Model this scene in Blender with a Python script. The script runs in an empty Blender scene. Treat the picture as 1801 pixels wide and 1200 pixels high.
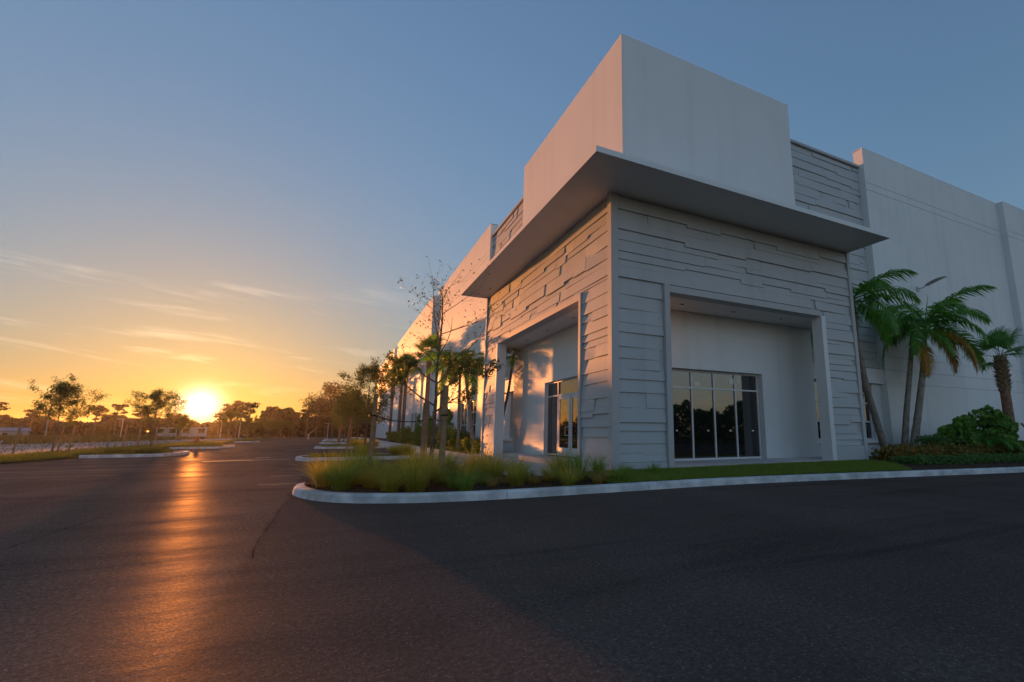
import bpy, math, random
import numpy as np
from mathutils import Vector, Matrix
R = math.radians
random.seed(7)
scene = bpy.context.scene
col = scene.collection

# ------------------------------------------------------------------ camera
cam_d = bpy.data.cameras.new('camera')
cam = bpy.data.objects.new('camera', cam_d)
col.objects.link(cam)
cam_d.sensor_width = 36.0
cam_d.lens = 867.65 / 1801 * 36
cam_d.shift_x = -150.07 / 1801
cam_d.clip_start = 0.1
cam_d.clip_end = 6000
yaw, pitch = R(27.906), R(10.526)
fwd = Vector((math.sin(yaw) * math.cos(pitch), math.cos(yaw) * math.cos(pitch), math.sin(pitch)))
cam.location = (-6.489, -11.409, 1.2)
cam.rotation_euler = fwd.to_track_quat('-Z', 'Y').to_euler()
scene.camera = cam

# ------------------------------------------------------------------ light
SUN_AZ, SUN_EL = R(-10.7), R(2.45)
sdir = Vector((math.sin(SUN_AZ) * math.cos(SUN_EL), math.cos(SUN_AZ) * math.cos(SUN_EL), math.sin(SUN_EL)))
sun_d = bpy.data.lights.new('sun', 'SUN')
sun_d.energy = 2.8
sun_d.angle = R(0.6)
sun_d.color = (1.0, 0.335, 0.075)
sun = bpy.data.objects.new('sun', sun_d)
sun.rotation_euler = sdir.to_track_quat('Z', 'Y').to_euler()
sun.location = (-40, 160, 40)
col.objects.link(sun)

scene.view_settings.view_transform = 'Standard'
scene.view_settings.look = 'None'
scene.view_settings.gamma = 1.0
scene.view_settings.use_curve_mapping = False
scene.view_settings.exposure = 1.56
scene.cycles.use_denoising = True
scene.cycles.max_bounces = 8
scene.cycles.diffuse_bounces = 4
scene.cycles.transparent_max_bounces = 12
scene.cycles.volume_bounces = 0
scene.cycles.sample_clamp_indirect = 6.0
scene.cycles.caustics_reflective = False
scene.cycles.caustics_refractive = False

# ---- node helper
class NT:
    def __init__(s, tree):
        s.t = tree
    def n(s, typ, **kw):
        nd = s.t.nodes.new(typ)
        for k, v in kw.items():
            setattr(nd, k, v)
        return nd
    def put(s, sock, v):
        if isinstance(v, bpy.types.NodeSocket):
            s.t.links.new(v, sock)
        elif v is not None:
            if isinstance(v, (tuple, list)) and len(v) == 3 and sock.type == 'RGBA':
                v = (*v, 1.0)
            sock.default_value = v
    def math(s, op, a, b=None, c=None, clamp=False):
        nd = s.n('ShaderNodeMath', operation=op)
        nd.use_clamp = clamp
        for i, v in enumerate((a, b, c)):
            if v is not None:
                s.put(nd.inputs[i], v)
        return nd.outputs[0]
    def vmath(s, op, a, b=None):
        nd = s.n('ShaderNodeVectorMath', operation=op)
        s.put(nd.inputs[0], a)
        if b is not None:
            s.put(nd.inputs[1], b)
        return nd.outputs['Value'] if op in ('DOT_PRODUCT', 'LENGTH') else nd.outputs['Vector']
    def mix(s, f, a, b, blend='MIX'):
        nd = s.n('ShaderNodeMix', data_type='RGBA', blend_type=blend)
        nd.clamp_factor = True
        s.put(nd.inputs[0], f)
        s.put(nd.inputs[6], a)
        s.put(nd.inputs[7], b)
        return nd.outputs[2]
    def noise(s, vec, scale, detail=4, rough=0.55, dist=0.0):
        nd = s.n('ShaderNodeTexNoise')
        if vec is not None:
            s.t.links.new(vec, nd.inputs['Vector'])
        nd.inputs['Scale'].default_value = scale
        nd.inputs['Detail'].default_value = detail
        nd.inputs['Roughness'].default_value = rough
        nd.inputs['Distortion'].default_value = dist
        return nd.outputs['Fac']
    def ramp(s, f, lo, hi, a=0.0, b=1.0):
        nd = s.n('ShaderNodeMapRange', interpolation_type='SMOOTHSTEP')
        for i, v in enumerate((f, lo, hi, a, b)):
            s.put(nd.inputs[i], v)
        return nd.outputs[0]
    def mapping(s, vec, scale=(1, 1, 1), rot=(0, 0, 0), loc=(0, 0, 0)):
        nd = s.n('ShaderNodeMapping')
        s.put(nd.inputs['Vector'], vec)
        nd.inputs['Scale'].default_value = scale
        nd.inputs['Rotation'].default_value = rot
        nd.inputs['Location'].default_value = loc
        return nd.outputs[0]

# ---- world: physical sky, the sun's aureole and thin cirrus
world = bpy.data.worlds.new('World')
scene.world = world
world.use_nodes = True
W = NT(world.node_tree)
bgn = world.node_tree.nodes['Background']
sky = W.n('ShaderNodeTexSky', sky_type='NISHITA')
sky.sun_disc = False
sky.sun_elevation = SUN_EL
sky.sun_rotation = SUN_AZ
sky.altitude = 0
sky.air_density = 1.0
sky.dust_density = 0.3
sky.ozone_density = 2.0
dirv = W.vmath('NORMALIZE', W.n('ShaderNodeTexCoord').outputs['Generated'])
sep = W.n('ShaderNodeSeparateXYZ')
W.put(sep.inputs[0], dirv)
cosg = W.vmath('DOT_PRODUCT', dirv, tuple(sdir))
ang = W.math('ARCCOSINE', W.math('MINIMUM', cosg, 1.0))           # angle to the sun
def lobe(width, amp):
    q = W.math('DIVIDE', ang, width)
    return W.math('MULTIPLY', W.math('EXPONENT', W.math('MULTIPLY', W.math('MULTIPLY', q, q), -1.0)), amp)
def lobe1(width, amp):
    return W.math('MULTIPLY', W.math('EXPONENT', W.math('MULTIPLY', W.math('DIVIDE', ang, width), -1.0)), amp)
def tint(f, c):
    nd = W.n('ShaderNodeVectorMath', operation='SCALE')
    nd.inputs[0].default_value = c
    W.put(nd.inputs['Scale'], f)
    return nd.outputs[0]
SKY_GAIN = 1.0
lum = W.vmath('DOT_PRODUCT', sky.outputs[0], (0.27, 0.62, 0.11))
def scaled(vec, f):
    nd = W.n('ShaderNodeVectorMath', operation='SCALE')
    W.put(nd.inputs[0], vec)
    W.put(nd.inputs['Scale'], f)
    return nd.outputs[0]
# the bright side of the sky rolls off softly, as on the exposure-blended photograph
base = scaled(W.vmath('MULTIPLY', sky.outputs[0], (0.97, 1.0, 1.08)), W.math('DIVIDE', 1.86, W.math('ADD', 1.0, W.math('MULTIPLY', lum, 1.42))))
core = tint(lobe(R(1.3), 6.0), (1.0, 0.90, 0.70))
wide = tint(lobe1(R(6.0), 1.55), (1.0, 0.62, 0.06))
glow = W.vmath('ADD', core, wide)
# bluish twilight arch low in the sky away from the sun, added to fill the shaded walls (the entrance glass mirrors it)
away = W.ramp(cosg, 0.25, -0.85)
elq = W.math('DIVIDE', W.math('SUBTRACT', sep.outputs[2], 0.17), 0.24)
fill_arch = W.math('MULTIPLY', away, W.math('EXPONENT', W.math('MULTIPLY', W.math('MULTIPLY', elq, elq), -1.0)))
glow = W.vmath('ADD', glow, tint(fill_arch, (0.86, 0.86, 1.04)))
# cirrus: stretched noise over azimuth and elevation, all round the horizon
az = W.math('ARCTAN2', sep.outputs[0], sep.outputs[1])
comb = W.n('ShaderNodeCombineXYZ')
W.put(comb.inputs[0], W.math('MULTIPLY', az, 2.6))
W.put(comb.inputs[1], W.math('ADD', W.math('MULTIPLY', sep.outputs[2], 24.0), W.math('MULTIPLY', az, 2.0)))
cn = W.noise(comb.outputs[0], 1.3, 7, 0.6, 0.6)
cl = W.math('MULTIPLY', W.ramp(cn, 0.53, 0.76), 1.25)
band = W.math('MULTIPLY', W.ramp(sep.outputs[2], 0.0, 0.06), W.ramp(sep.outputs[2], 0.17, 0.30, 1.0, 0.0))
cl = W.math('MULTIPLY', cl, band)
litc = W.vmath('ADD', tint(lobe1(R(16.0), 1.3), (1.0, 0.66, 0.30)), (0.38, 0.33, 0.30))
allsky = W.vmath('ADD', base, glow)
allsky = W.vmath('ADD', allsky, W.n('ShaderNodeVectorMath', operation='SCALE').outputs[0])
scl = allsky.node.inputs[1].links[0].from_node
W.put(scl.inputs[0], litc)
W.put(scl.inputs['Scale'], cl)
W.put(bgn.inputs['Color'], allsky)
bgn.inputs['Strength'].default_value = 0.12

# ------------------------------------------------------------------ materials
def new_mat(name):
    m = bpy.data.materials.new(name)
    m.use_nodes = True
    t = NT(m.node_tree)
    b = m.node_tree.nodes['Principled BSDF']
    return m, t, b

def obj_coord(t):
    return t.n('ShaderNodeTexCoord').outputs['Object']

def simple(name, c, rough=0.6, var=0.12, scale=3.0, bump=0.0, bscale=60.0, metal=0.0, spec=0.15, world_pos=False):
    m, t, b = new_mat(name)
    co = t.n('ShaderNodeNewGeometry').outputs['Position'] if world_pos else obj_coord(t)
    n1 = t.noise(co, scale, 5)
    dark = tuple(x * (1 - var) for x in c)
    lite = tuple(min(1, x * (1 + var)) for x in c)
    t.put(b.inputs['Base Color'], t.mix(t.ramp(n1, 0.3, 0.7), dark, lite))
    b.inputs['Roughness'].default_value = rough
    b.inputs['Metallic'].default_value = metal
    b.inputs['Specular IOR Level'].default_value = spec
    if bump > 0:
        bp = t.n('ShaderNodeBump')
        bp.inputs['Strength'].default_value = bump
        bp.inputs['Distance'].default_value = 0.01
        t.put(bp.inputs['Height'], t.noise(co, bscale, 4))
        t.put(b.inputs['Normal'], bp.outputs[0])
    return m

def wall_mat(name, c, streak=0.10):
    m, t, b = new_mat(name)
    co = t.n('ShaderNodeNewGeometry').outputs['Position']
    big = t.noise(co, 0.35, 4)
    strk = t.noise(t.mapping(co, (1.6, 1.6, 0.07)), 1.0, 5, 0.6)
    fac = t.math('ADD', t.math('MULTIPLY', t.ramp(strk, 0.48, 0.72), 0.7), t.math('MULTIPLY', t.ramp(big, 0.35, 0.7), 0.5))
    t.put(b.inputs['Base Color'], t.mix(fac, c, tuple(x * (1 - streak) for x in c)))
    b.inputs['Roughness'].default_value = 0.62
    b.inputs['Specular IOR Level'].default_value = 0.3
    bp = t.n('ShaderNodeBump')
    bp.inputs['Strength'].default_value = 0.35
    bp.inputs['Distance'].default_value = 0.006
    h = t.math('ADD', t.noise(co, 45, 4), t.math('MULTIPLY', t.noise(co, 2.2, 3), 2.0))
    t.put(bp.inputs['Height'], h)
    t.put(b.inputs['Normal'], bp.outputs[0])
    return m

M = {}
M['stucco'] = wall_mat('white_stucco', (0.755, 0.78, 0.79), 0.09)
M['panel'] = wall_mat('white_wall_paint', (0.755, 0.785, 0.80), 0.12)
M['board'] = wall_mat('grey_board_paint', (0.485, 0.51, 0.525), 0.10)
M['trim'] = wall_mat('grey_trim_paint', (0.48, 0.485, 0.495), 0.06)
M['soffit'] = wall_mat('soffit_paint', (0.78, 0.76, 0.74), 0.06)
M['alu'] = simple('white_aluminium', (0.68, 0.69, 0.70), 0.4, 0.04)
M['dark'] = simple('dark_gap', (0.02, 0.02, 0.022), 0.9)
M['lamp_metal'] = simple('lamp_metal', (0.42, 0.43, 0.44), 0.4, 0.05, metal=0.3)
M['paper'] = simple('paper', (0.75, 0.74, 0.62), 0.7, 0.05)
M['concrete'] = simple('kerb_concrete', (0.60, 0.61, 0.61), 0.85, 0.25, 2.5, 0.5, 90)
M['walk'] = simple('sidewalk_concrete', (0.58, 0.57, 0.56), 0.85, 0.10, 1.2, 0.3, 70)
M['line'] = simple('road_paint', (0.27, 0.265, 0.255), 0.8, 0.35, 6.0, 0.3, 120)
M['soil'] = simple('mulch', (0.075, 0.042, 0.028), 0.95, 0.5, 14.0, 1.0, 40)
M['sand'] = simple('sandy_ground', (0.30, 0.29, 0.28), 0.95, 0.25, 0.5, 0.6, 5)
M['turf'] = simple('turf_base', (0.08, 0.10, 0.03), 0.95, 0.4, 1.5, 0.8, 20)
M['field'] = simple('field_ground', (0.105, 0.095, 0.035), 0.95, 0.45, 0.25, 0.8, 3)
M['bark'] = simple('bark', (0.15, 0.12, 0.10), 0.9, 0.3, 9.0, 0.8, 40)
M['palm_bark'] = simple('palm_bark', (0.26, 0.22, 0.18), 0.9, 0.25, 7.0, 0.6, 30)
M['sabal_bark'] = simple('sabal_bark', (0.28, 0.15, 0.11), 0.95, 0.3, 9.0, 0.8, 30)
M['boots'] = simple('palm_boots', (0.27, 0.19, 0.13), 0.95, 0.35, 9.0, 0.6, 30)
M['timber'] = simple('stake_timber', (0.30, 0.19, 0.11), 0.85, 0.25, 5.0, 0.5, 60)
M['strap'] = simple('strap', (0.03, 0.028, 0.025), 0.8)
M['hydrant'] = simple('hydrant_paint', (0.33, 0.07, 0.03), 0.5, 0.15)
M['trailer'] = simple('trailer_white', (0.36, 0.36, 0.35), 0.6, 0.08, 0.6)
M['roof'] = simple('blue_grey_roof', (0.20, 0.24, 0.30), 0.6, 0.1)
M['pole'] = simple('pale_pole', (0.36, 0.36, 0.35), 0.6, 0.1)

def leaf_mat(name, c, c2, trans=0.35, rough=0.5):
    m, t, b = new_mat(name)
    out = m.node_tree.nodes['Material Output']
    geo = t.n('ShaderNodeNewGeometry')
    n1 = t.noise(geo.outputs['Position'], 1.7, 3)
    rnd = geo.outputs['Random Per Island']
    f = t.math('ADD', t.math('MULTIPLY', rnd, 0.65), t.math('MULTIPLY', n1, 0.5), None)
    cc = t.mix(t.ramp(f, 0.2, 0.95), c, c2)
    t.put(b.inputs['Base Color'], cc)
    b.inputs['Roughness'].default_value = rough
    b.inputs['Specular IOR Level'].default_value = 0.35
    tr = t.n('ShaderNodeBsdfTranslucent')
    t.put(tr.inputs[0], t.mix(1.0, cc, (1.25, 1.2, 0.7), 'MULTIPLY'))
    mx = t.n('ShaderNodeMixShader')
    mx.inputs[0].default_value = trans
    t.t.links.new(b.outputs[0], mx.inputs[1])
    t.t.links.new(tr.outputs[0], mx.inputs[2])
    t.t.links.new(mx.outputs[0], out.inputs[0])
    return m

M['leaf_oak'] = leaf_mat('oak_leaf', (0.055, 0.09, 0.022), (0.12, 0.165, 0.045), 0.45)
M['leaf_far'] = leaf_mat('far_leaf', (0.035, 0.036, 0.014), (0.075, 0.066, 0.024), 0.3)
M['leaf_shrub'] = leaf_mat('shrub_leaf', (0.08, 0.21, 0.04), (0.21, 0.38, 0.07), 0.4)
M['leaf_bed'] = leaf_mat('bed_leaf', (0.08, 0.18, 0.03), (0.24, 0.28, 0.06), 0.45)
M['leaf_croton'] = leaf_mat('croton_leaf', (0.09, 0.17, 0.04), (0.40, 0.19, 0.05), 0.35)
M['leaf_hedge'] = leaf_mat('hedge_leaf', (0.06, 0.16, 0.045), (0.15, 0.27, 0.07), 0.4)
M['grass_long'] = leaf_mat('long_grass', (0.26, 0.33, 0.05), (0.62, 0.48, 0.13), 0.6)
M['grass_short'] = leaf_mat('short_grass', (0.15, 0.24, 0.03), (0.24, 0.32, 0.055), 0.4)
M['grass_verge'] = leaf_mat('verge_grass', (0.13, 0.17, 0.02), (0.27, 0.25, 0.04), 0.45)
M['grass_field'] = leaf_mat('field_grass', (0.09, 0.085, 0.02), (0.17, 0.13, 0.04), 0.4)
M['palm'] = leaf_mat('palm_leaf', (0.065, 0.21, 0.025), (0.18, 0.40, 0.06), 0.5, 0.4)
M['palm_yellow'] = leaf_mat('palm_yellow_leaf', (0.38, 0.20, 0.03), (0.55, 0.30, 0.05), 0.3, 0.5)
M['sabal'] = leaf_mat('sabal_leaf', (0.065, 0.20, 0.05), (0.15, 0.32, 0.08), 0.45, 0.45)

def glass_mat():
    m, t, b = new_mat('dark_reflective_glass')
    b.inputs['Base Color'].default_value = (0.006, 0.007, 0.008, 1)
    b.inputs['Roughness'].default_value = 0.02
    b.inputs['IOR'].default_value = 1.9
    b.inputs['Specular IOR Level'].default_value = 0.75
    co = t.n('ShaderNodeNewGeometry').outputs['Position']
    bp = t.n('ShaderNodeBump')
    bp.inputs['Strength'].default_value = 0.03
    bp.inputs['Distance'].default_value = 0.02
    t.put(bp.inputs['Height'], t.noise(co, 0.7, 2))
    t.put(b.inputs['Normal'], bp.outputs[0])
    return m
M['glass'] = glass_mat()

def asphalt_mat():
    m, t, b = new_mat('asphalt')
    co = t.n('ShaderNodeNewGeometry').outputs['Position']
    big = t.noise(co, 0.16, 5, 0.6)
    mid = t.noise(t.mapping(co, (0.5, 0.12, 1), (0, 0, R(14))), 1.0, 5, 0.6, 0.4)
    sweep = t.noise(t.mapping(co, (0.10, 0.9, 1), (0, 0, R(24))), 1.0, 5, 0.65, 0.8)
    fine = t.noise(co, 55, 3, 0.7)
    vor = t.n('ShaderNodeTexVoronoi')
    t.put(vor.inputs['Vector'], co)
    vor.inputs['Scale'].default_value = 95
    sepx = t.n('ShaderNodeSeparateColor')
    t.put(sepx.inputs[0], vor.outputs['Color'])
    speck = t.ramp(sepx.outputs[0], 0.90, 1.0)
    f = t.math('ADD', t.math('MULTIPLY', big, 0.55), t.math('MULTIPLY', mid, 0.45))
    c = t.mix(t.ramp(f, 0.35, 0.68), (0.125, 0.090, 0.072), (0.215, 0.158, 0.128))
    c = t.mix(t.math('MULTIPLY', t.ramp(sweep, 0.56, 0.70), 0.55), c, (0.062, 0.047, 0.040))
    grit = t.noise(co, 26, 6, 0.8)
    c = t.mix(t.ramp(grit, 0.36, 0.66, 0.75, 0.0), c, (0.040, 0.031, 0.028))
    c = t.mix(t.math('MULTIPLY', fine, 0.5), c, (0.060, 0.046, 0.040))
    patch = t.noise(co, 0.55, 6, 0.65, 1.2)
    c = t.mix(t.ramp(patch, 0.55, 0.70, 0.0, 0.45), c, (0.070, 0.052, 0.044))
    c = t.mix(t.math('MULTIPLY', speck, 0.40), c, (0.34, 0.28, 0.24))
    # the older, paler lane left of the paving seam
    sx = t.n('ShaderNodeSeparateXYZ'); t.put(sx.inputs[0], co)
    old = t.ramp(t.math('ADD', sx.outputs[0], t.math('MULTIPLY', t.noise(co, 1.1, 3), 0.25)), -7.06, -6.96, 1.0, 0.0)
    c = t.mix(old, c, t.mix(1.0, c, (1.45, 1.38, 1.32), 'MULTIPLY'))
    bp = t.n('ShaderNodeBump')
    bp.inputs['Strength'].default_value = 0.5
    bp.inputs['Distance'].default_value = 0.006
    t.put(bp.inputs['Height'], t.math('ADD', vor.outputs['Distance'], t.math('MULTIPLY', t.noise(co, 260, 2), 0.6)))
    dif = t.n('ShaderNodeBsdfDiffuse')
    t.put(dif.inputs[0], c)
    t.put(dif.inputs['Normal'], bp.outputs[0])
    wav = t.n('ShaderNodeBump')
    wav.inputs['Strength'].default_value = 0.35
    wav.inputs['Distance'].default_value = 0.03
    t.put(wav.inputs['Height'], t.math('ADD', t.noise(co, 1.3, 4), t.math('MULTIPLY', fine, 0.12)))
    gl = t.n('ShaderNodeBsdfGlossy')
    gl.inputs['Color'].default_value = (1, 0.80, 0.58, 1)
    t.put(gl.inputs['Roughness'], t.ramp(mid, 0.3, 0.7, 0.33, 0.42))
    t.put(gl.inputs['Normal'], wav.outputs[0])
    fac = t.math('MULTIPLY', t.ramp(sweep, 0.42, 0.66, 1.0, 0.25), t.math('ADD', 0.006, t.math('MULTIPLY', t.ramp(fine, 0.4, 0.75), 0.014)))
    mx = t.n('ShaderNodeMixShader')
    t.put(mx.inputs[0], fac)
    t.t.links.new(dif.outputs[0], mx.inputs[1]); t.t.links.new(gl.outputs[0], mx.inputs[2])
    g2 = t.n('ShaderNodeBsdfGlossy')
    g2.inputs['Color'].default_value = (1, 1, 1, 1)
    g2.inputs['Roughness'].default_value = 0.62
    t.put(g2.inputs['Normal'], bp.outputs[0])
    mx2 = t.n('ShaderNodeMixShader')
    t.put(mx2.inputs[0], t.ramp(sweep, 0.40, 0.68, 0.012, 0.005))
    t.t.links.new(mx.outputs[0], mx2.inputs[1]); t.t.links.new(g2.outputs[0], mx2.inputs[2])
    t.t.links.new(mx2.outputs[0], m.node_tree.nodes['Material Output'].inputs[0])
    return m
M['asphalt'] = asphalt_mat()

# ------------------------------------------------------------------ mesh helpers
def tag(o, label=None, cat=None, group=None, kind=None):
    if label: o['label'] = label
    if cat: o['category'] = cat
    if group: o['group'] = group
    if kind: o['kind'] = kind
    return o

def link(name, me, mat=None, parent=None, loc=None):
    o = bpy.data.objects.new(name, me)
    col.objects.link(o)
    if mat is not None and me is not None and len(me.materials) == 0:
        me.materials.append(mat)
    if parent is not None:
        o.parent = parent
    if loc is not None:
        o.location = loc
    return o

def empty(name, loc=(0, 0, 0), rz=0.0):
    o = bpy.data.objects.new(name, None)
    o.empty_display_size = 0.2
    o.location = loc
    o.rotation_euler = (0, 0, rz)
    col.objects.link(o)
    return o

class MB:
    def __init__(s):
        s.v, s.f = [], []
    def add(s, v, f):
        k = len(s.v)
        s.v.extend([tuple(x) for x in v])
        s.f.extend([tuple(i + k for i in q) for q in f])
        return s
    def box(s, x0, x1, y0, y1, z0, z1):
        v = [(x0, y0, z0), (x1, y0, z0), (x1, y1, z0), (x0, y1, z0), (x0, y0, z1), (x1, y0, z1), (x1, y1, z1), (x0, y1, z1)]
        return s.add(v, [(0, 3, 2, 1), (4, 5, 6, 7), (0, 1, 5, 4), (1, 2, 6, 5), (2, 3, 7, 6), (3, 0, 4, 7)])
    def tube(s, pts, rad, n=6, cap=True):
        pts = [Vector(p) for p in pts]
        k = len(s.v)
        up = Vector((0.13, 0.31, 0.94))
        for i, p in enumerate(pts):
            d = (pts[min(i + 1, len(pts) - 1)] - pts[max(i - 1, 0)])
            d = d.normalized() if d.length > 1e-9 else Vector((0, 0, 1))
            a = d.cross(up)
            if a.length < 0.05:
                a = d.cross(Vector((1, 0, 0)))
            a.normalize()
            b = d.cross(a)
            r = rad[i] if isinstance(rad, (list, tuple)) else rad
            for j in range(n):
                th = 2 * math.pi * j / n
                q = p + (a * math.cos(th) + b * math.sin(th)) * r
                s.v.append((q.x, q.y, q.z))
        for i in range(len(pts) - 1):
            for j in range(n):
                j2 = (j + 1) % n
                s.f.append((k + i * n + j, k + i * n + j2, k + (i + 1) * n + j2, k + (i + 1) * n + j))
        if cap:
            s.f.append(tuple(k + j for j in range(n))[::-1])
            e = k + (len(pts) - 1) * n
            s.f.append(tuple(e + j for j in range(n)))
        return s
    def lathe(s, prof, n=12, c=(0, 0)):
        k = len(s.v)
        for (r, z) in prof:
            for j in range(n):
                th = 2 * math.pi * j / n
                s.v.append((c[0] + r * math.cos(th), c[1] + r * math.sin(th), z))
        for i in range(len(prof) - 1):
            for j in range(n):
                j2 = (j + 1) % n
                s.f.append((k + i * n + j, k + i * n + j2, k + (i + 1) * n + j2, k + (i + 1) * n + j))
        s.f.append(tuple(k + j for j in range(n))[::-1])
        e = k + (len(prof) - 1) * n
        s.f.append(tuple(e + j for j in range(n)))
        return s
    def mesh(s, name, smooth=False):
        me = bpy.data.meshes.new(name)
        me.from_pydata(s.v, [], s.f)
        if smooth:
            for p in me.polygons:
                p.use_smooth = True
        me.update()
        return me
    def build(s, name, mat, parent=None, smooth=False, bevel=0.0, loc=None):
        o = link(name, s.mesh(name, smooth), mat, parent, loc)
        if bevel:
            b = o.modifiers.new('bevel', 'BEVEL')
            b.width = bevel
            b.segments = 2
            b.limit_method = 'ANGLE'
        return o

def np_mesh(name, v, f, smooth=False):
    v = np.asarray(v, np.float32)
    f = np.asarray(f, np.int32)
    me = bpy.data.meshes.new(name)
    k = f.shape[1]
    me.vertices.add(len(v))
    me.vertices.foreach_set('co', v.ravel())
    me.loops.add(f.size)
    me.loops.foreach_set('vertex_index', f.ravel())
    me.polygons.add(len(f))
    me.polygons.foreach_set('loop_start', np.arange(0, f.size, k, dtype=np.int32))
    me.polygons.foreach_set('loop_total', np.full(len(f), k, np.int32))
    if smooth:
        me.polygons.foreach_set('use_smooth', np.ones(len(f), bool))
    me.update(calc_edges=True)
    me.validate()
    return me

def leaf_quads(rng, c, size, aspect=0.5, up=0.0):
    """one small rhombic leaf at every point of c (N,3)"""
    n = len(c)
    u = rng.normal(size=(n, 3)); u[:, 2] += up
    u /= np.linalg.norm(u, axis=1)[:, None]
    w = rng.normal(size=(n, 3))
    w -= (w * u).sum(1)[:, None] * u
    w /= np.linalg.norm(w, axis=1)[:, None]
    s = (size * rng.uniform(0.6, 1.3, n))[:, None]
    v = np.stack([c - u * s, c + w * s * aspect, c + u * s, c - w * s * aspect], 1).reshape(-1, 3)
    f = np.arange(4 * n).reshape(n, 4)
    return v, f

def copy_tree(o, parent=None):
    c = o.copy()
    col.objects.link(c)
    if parent is not None:
        c.parent = parent
    for ch in list(o.children):
        copy_tree(ch, c)
    return c

def catmull(pts, step=0.35, closed=False):
    P = [Vector((p[0], p[1], 0)) for p in pts]
    n = len(P)
    out = []
    rng_ = range(n if closed else n - 1)
    for i in rng_:
        p1, p2 = P[i], P[(i + 1) % n]
        p0 = P[(i - 1) % n] if (closed or i > 0) else p1 * 2 - p2
        p3 = P[(i + 2) % n] if (closed or i + 2 < n) else p2 * 2 - p1
        m = max(2, int((p2 - p1).length / step))
        for k in range(m):
            t = k / m
            q = 0.5 * ((2 * p1) + (p2 - p0) * t + (2 * p0 - 5 * p1 + 4 * p2 - p3) * t * t + (3 * p1 - p0 - 3 * p2 + p3) * t ** 3)
            out.append((q.x, q.y))
    if not closed:
        out.append((P[-1].x, P[-1].y))
    return out

def poly_sheet(name, pts, z, mat, kind='structure', parent=None):
    me = bpy.data.meshes.new(name)
    me.from_pydata([(x, y, z) for x, y in pts], [], [tuple(range(len(pts)))])
    o = link(name, me, mat, parent)
    if kind:
        o['kind'] = kind
    return o

def inside(px, py, poly):
    x0, y0 = np.array(poly).T
    x1, y1 = np.roll(x0, -1), np.roll(y0, -1)
    res = np.zeros(len(px), bool)
    for a, b, c, d in zip(x0, y0, x1, y1):
        if b == d: continue
        cond = ((b > py) != (d > py)) & (px < (c - a) * (py - b) / (d - b) + a)
        res ^= cond
    return res

# ------------------------------------------------------------------ ground
b = MB().box(-2500, 2500, -1500, 3500, -0.6, -0.05)
tag(b.build('ground', M['field']), kind='structure')
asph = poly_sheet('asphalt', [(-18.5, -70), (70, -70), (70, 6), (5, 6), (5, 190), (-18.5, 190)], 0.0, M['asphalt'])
sand = poly_sheet('sand_lot', [(-80, 14), (-20.6, 14), (-20.6, 120), (-26, 125), (-70, 95), (-90, 60)], -0.02, M['sand'])

def parking_line(x0, x1, y0, w=0.11, skew=0.0):
    m = MB()
    m.add([(x0, y0, 0.004), (x1, y0 + skew, 0.004), (x1, y0 + skew + w, 0.004), (x0, y0 + w, 0.004)], [(0, 1, 2, 3)])
    m.build('parking_line', M['line'], asph)
for y in (2.75, 5.45, 8.2, 10.9, 20.6, 23.3, 26.0, 28.8, 38.5, 41.2, 44.0, 46.8):
    parking_line(-7.9, -2.75, y)
for y in (8.0, 10.7, 13.3, 16.0, 18.7, 29.2, 32.0, 34.6, 44, 46.8, 49.6, 52.4, 55.2, 58, 60.8):
    parking_line(-16.6, -11.9, y)
parking_line(-11.2, -8.1, 15.1, 0.42, 0.6)
parking_line(-9.6, -9.05, 17.6, 0.5, 0.3)
parking_line(-9.3, -7.7, 29.4, 0.4)

def crack(pts, w, seed, mat=None):
    r_ = random.Random(seed)
    P = catmull(pts, 0.06)
    v, f = [], []
    for i, p in enumerate(P):
        a, c = P[max(i - 1, 0)], P[min(i + 1, len(P) - 1)]
        d = Vector((c[0] - a[0], c[1] - a[1])).normalized()
        n = Vector((-d.y, d.x))
        j = r_.gauss(0, w * .5)
        ww = w * r_.uniform(.15, 1.0) * min(1, (i + .5) / 5, (len(P) - i) / 5)
        for sg in (-1, 1):
            v.append((p[0] + n.x * (j + sg * ww), p[1] + n.y * (j + sg * ww), 0.003))
    for i in range(len(P) - 1):
        f.append((2 * i, 2 * i + 1, 2 * i + 3, 2 * i + 2))
    MB().add(v, f).build('crack', mat or M['crack'], asph)
M['crack'] = simple('crack_fill', (0.035, 0.028, 0.024), 1.0, 0.2, 20, spec=0.0)
crack([(-6.98, 0.0), (-7.05, -0.94), (-7.11, -1.51), (-7.10, -2.9), (-7.12, -4.2), (-7.10, -4.94), (-7.06, -5.39)], 0.006, 1)
crack([(-13.5, -2), (-12.2, 3), (-11.5, 8), (-11.2, 14), (-11.0, 22)], 0.02, 5)
crack([(-9.2, -7.5), (-9.4, -4), (-9.3, -1)], 0.008, 6)

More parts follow.
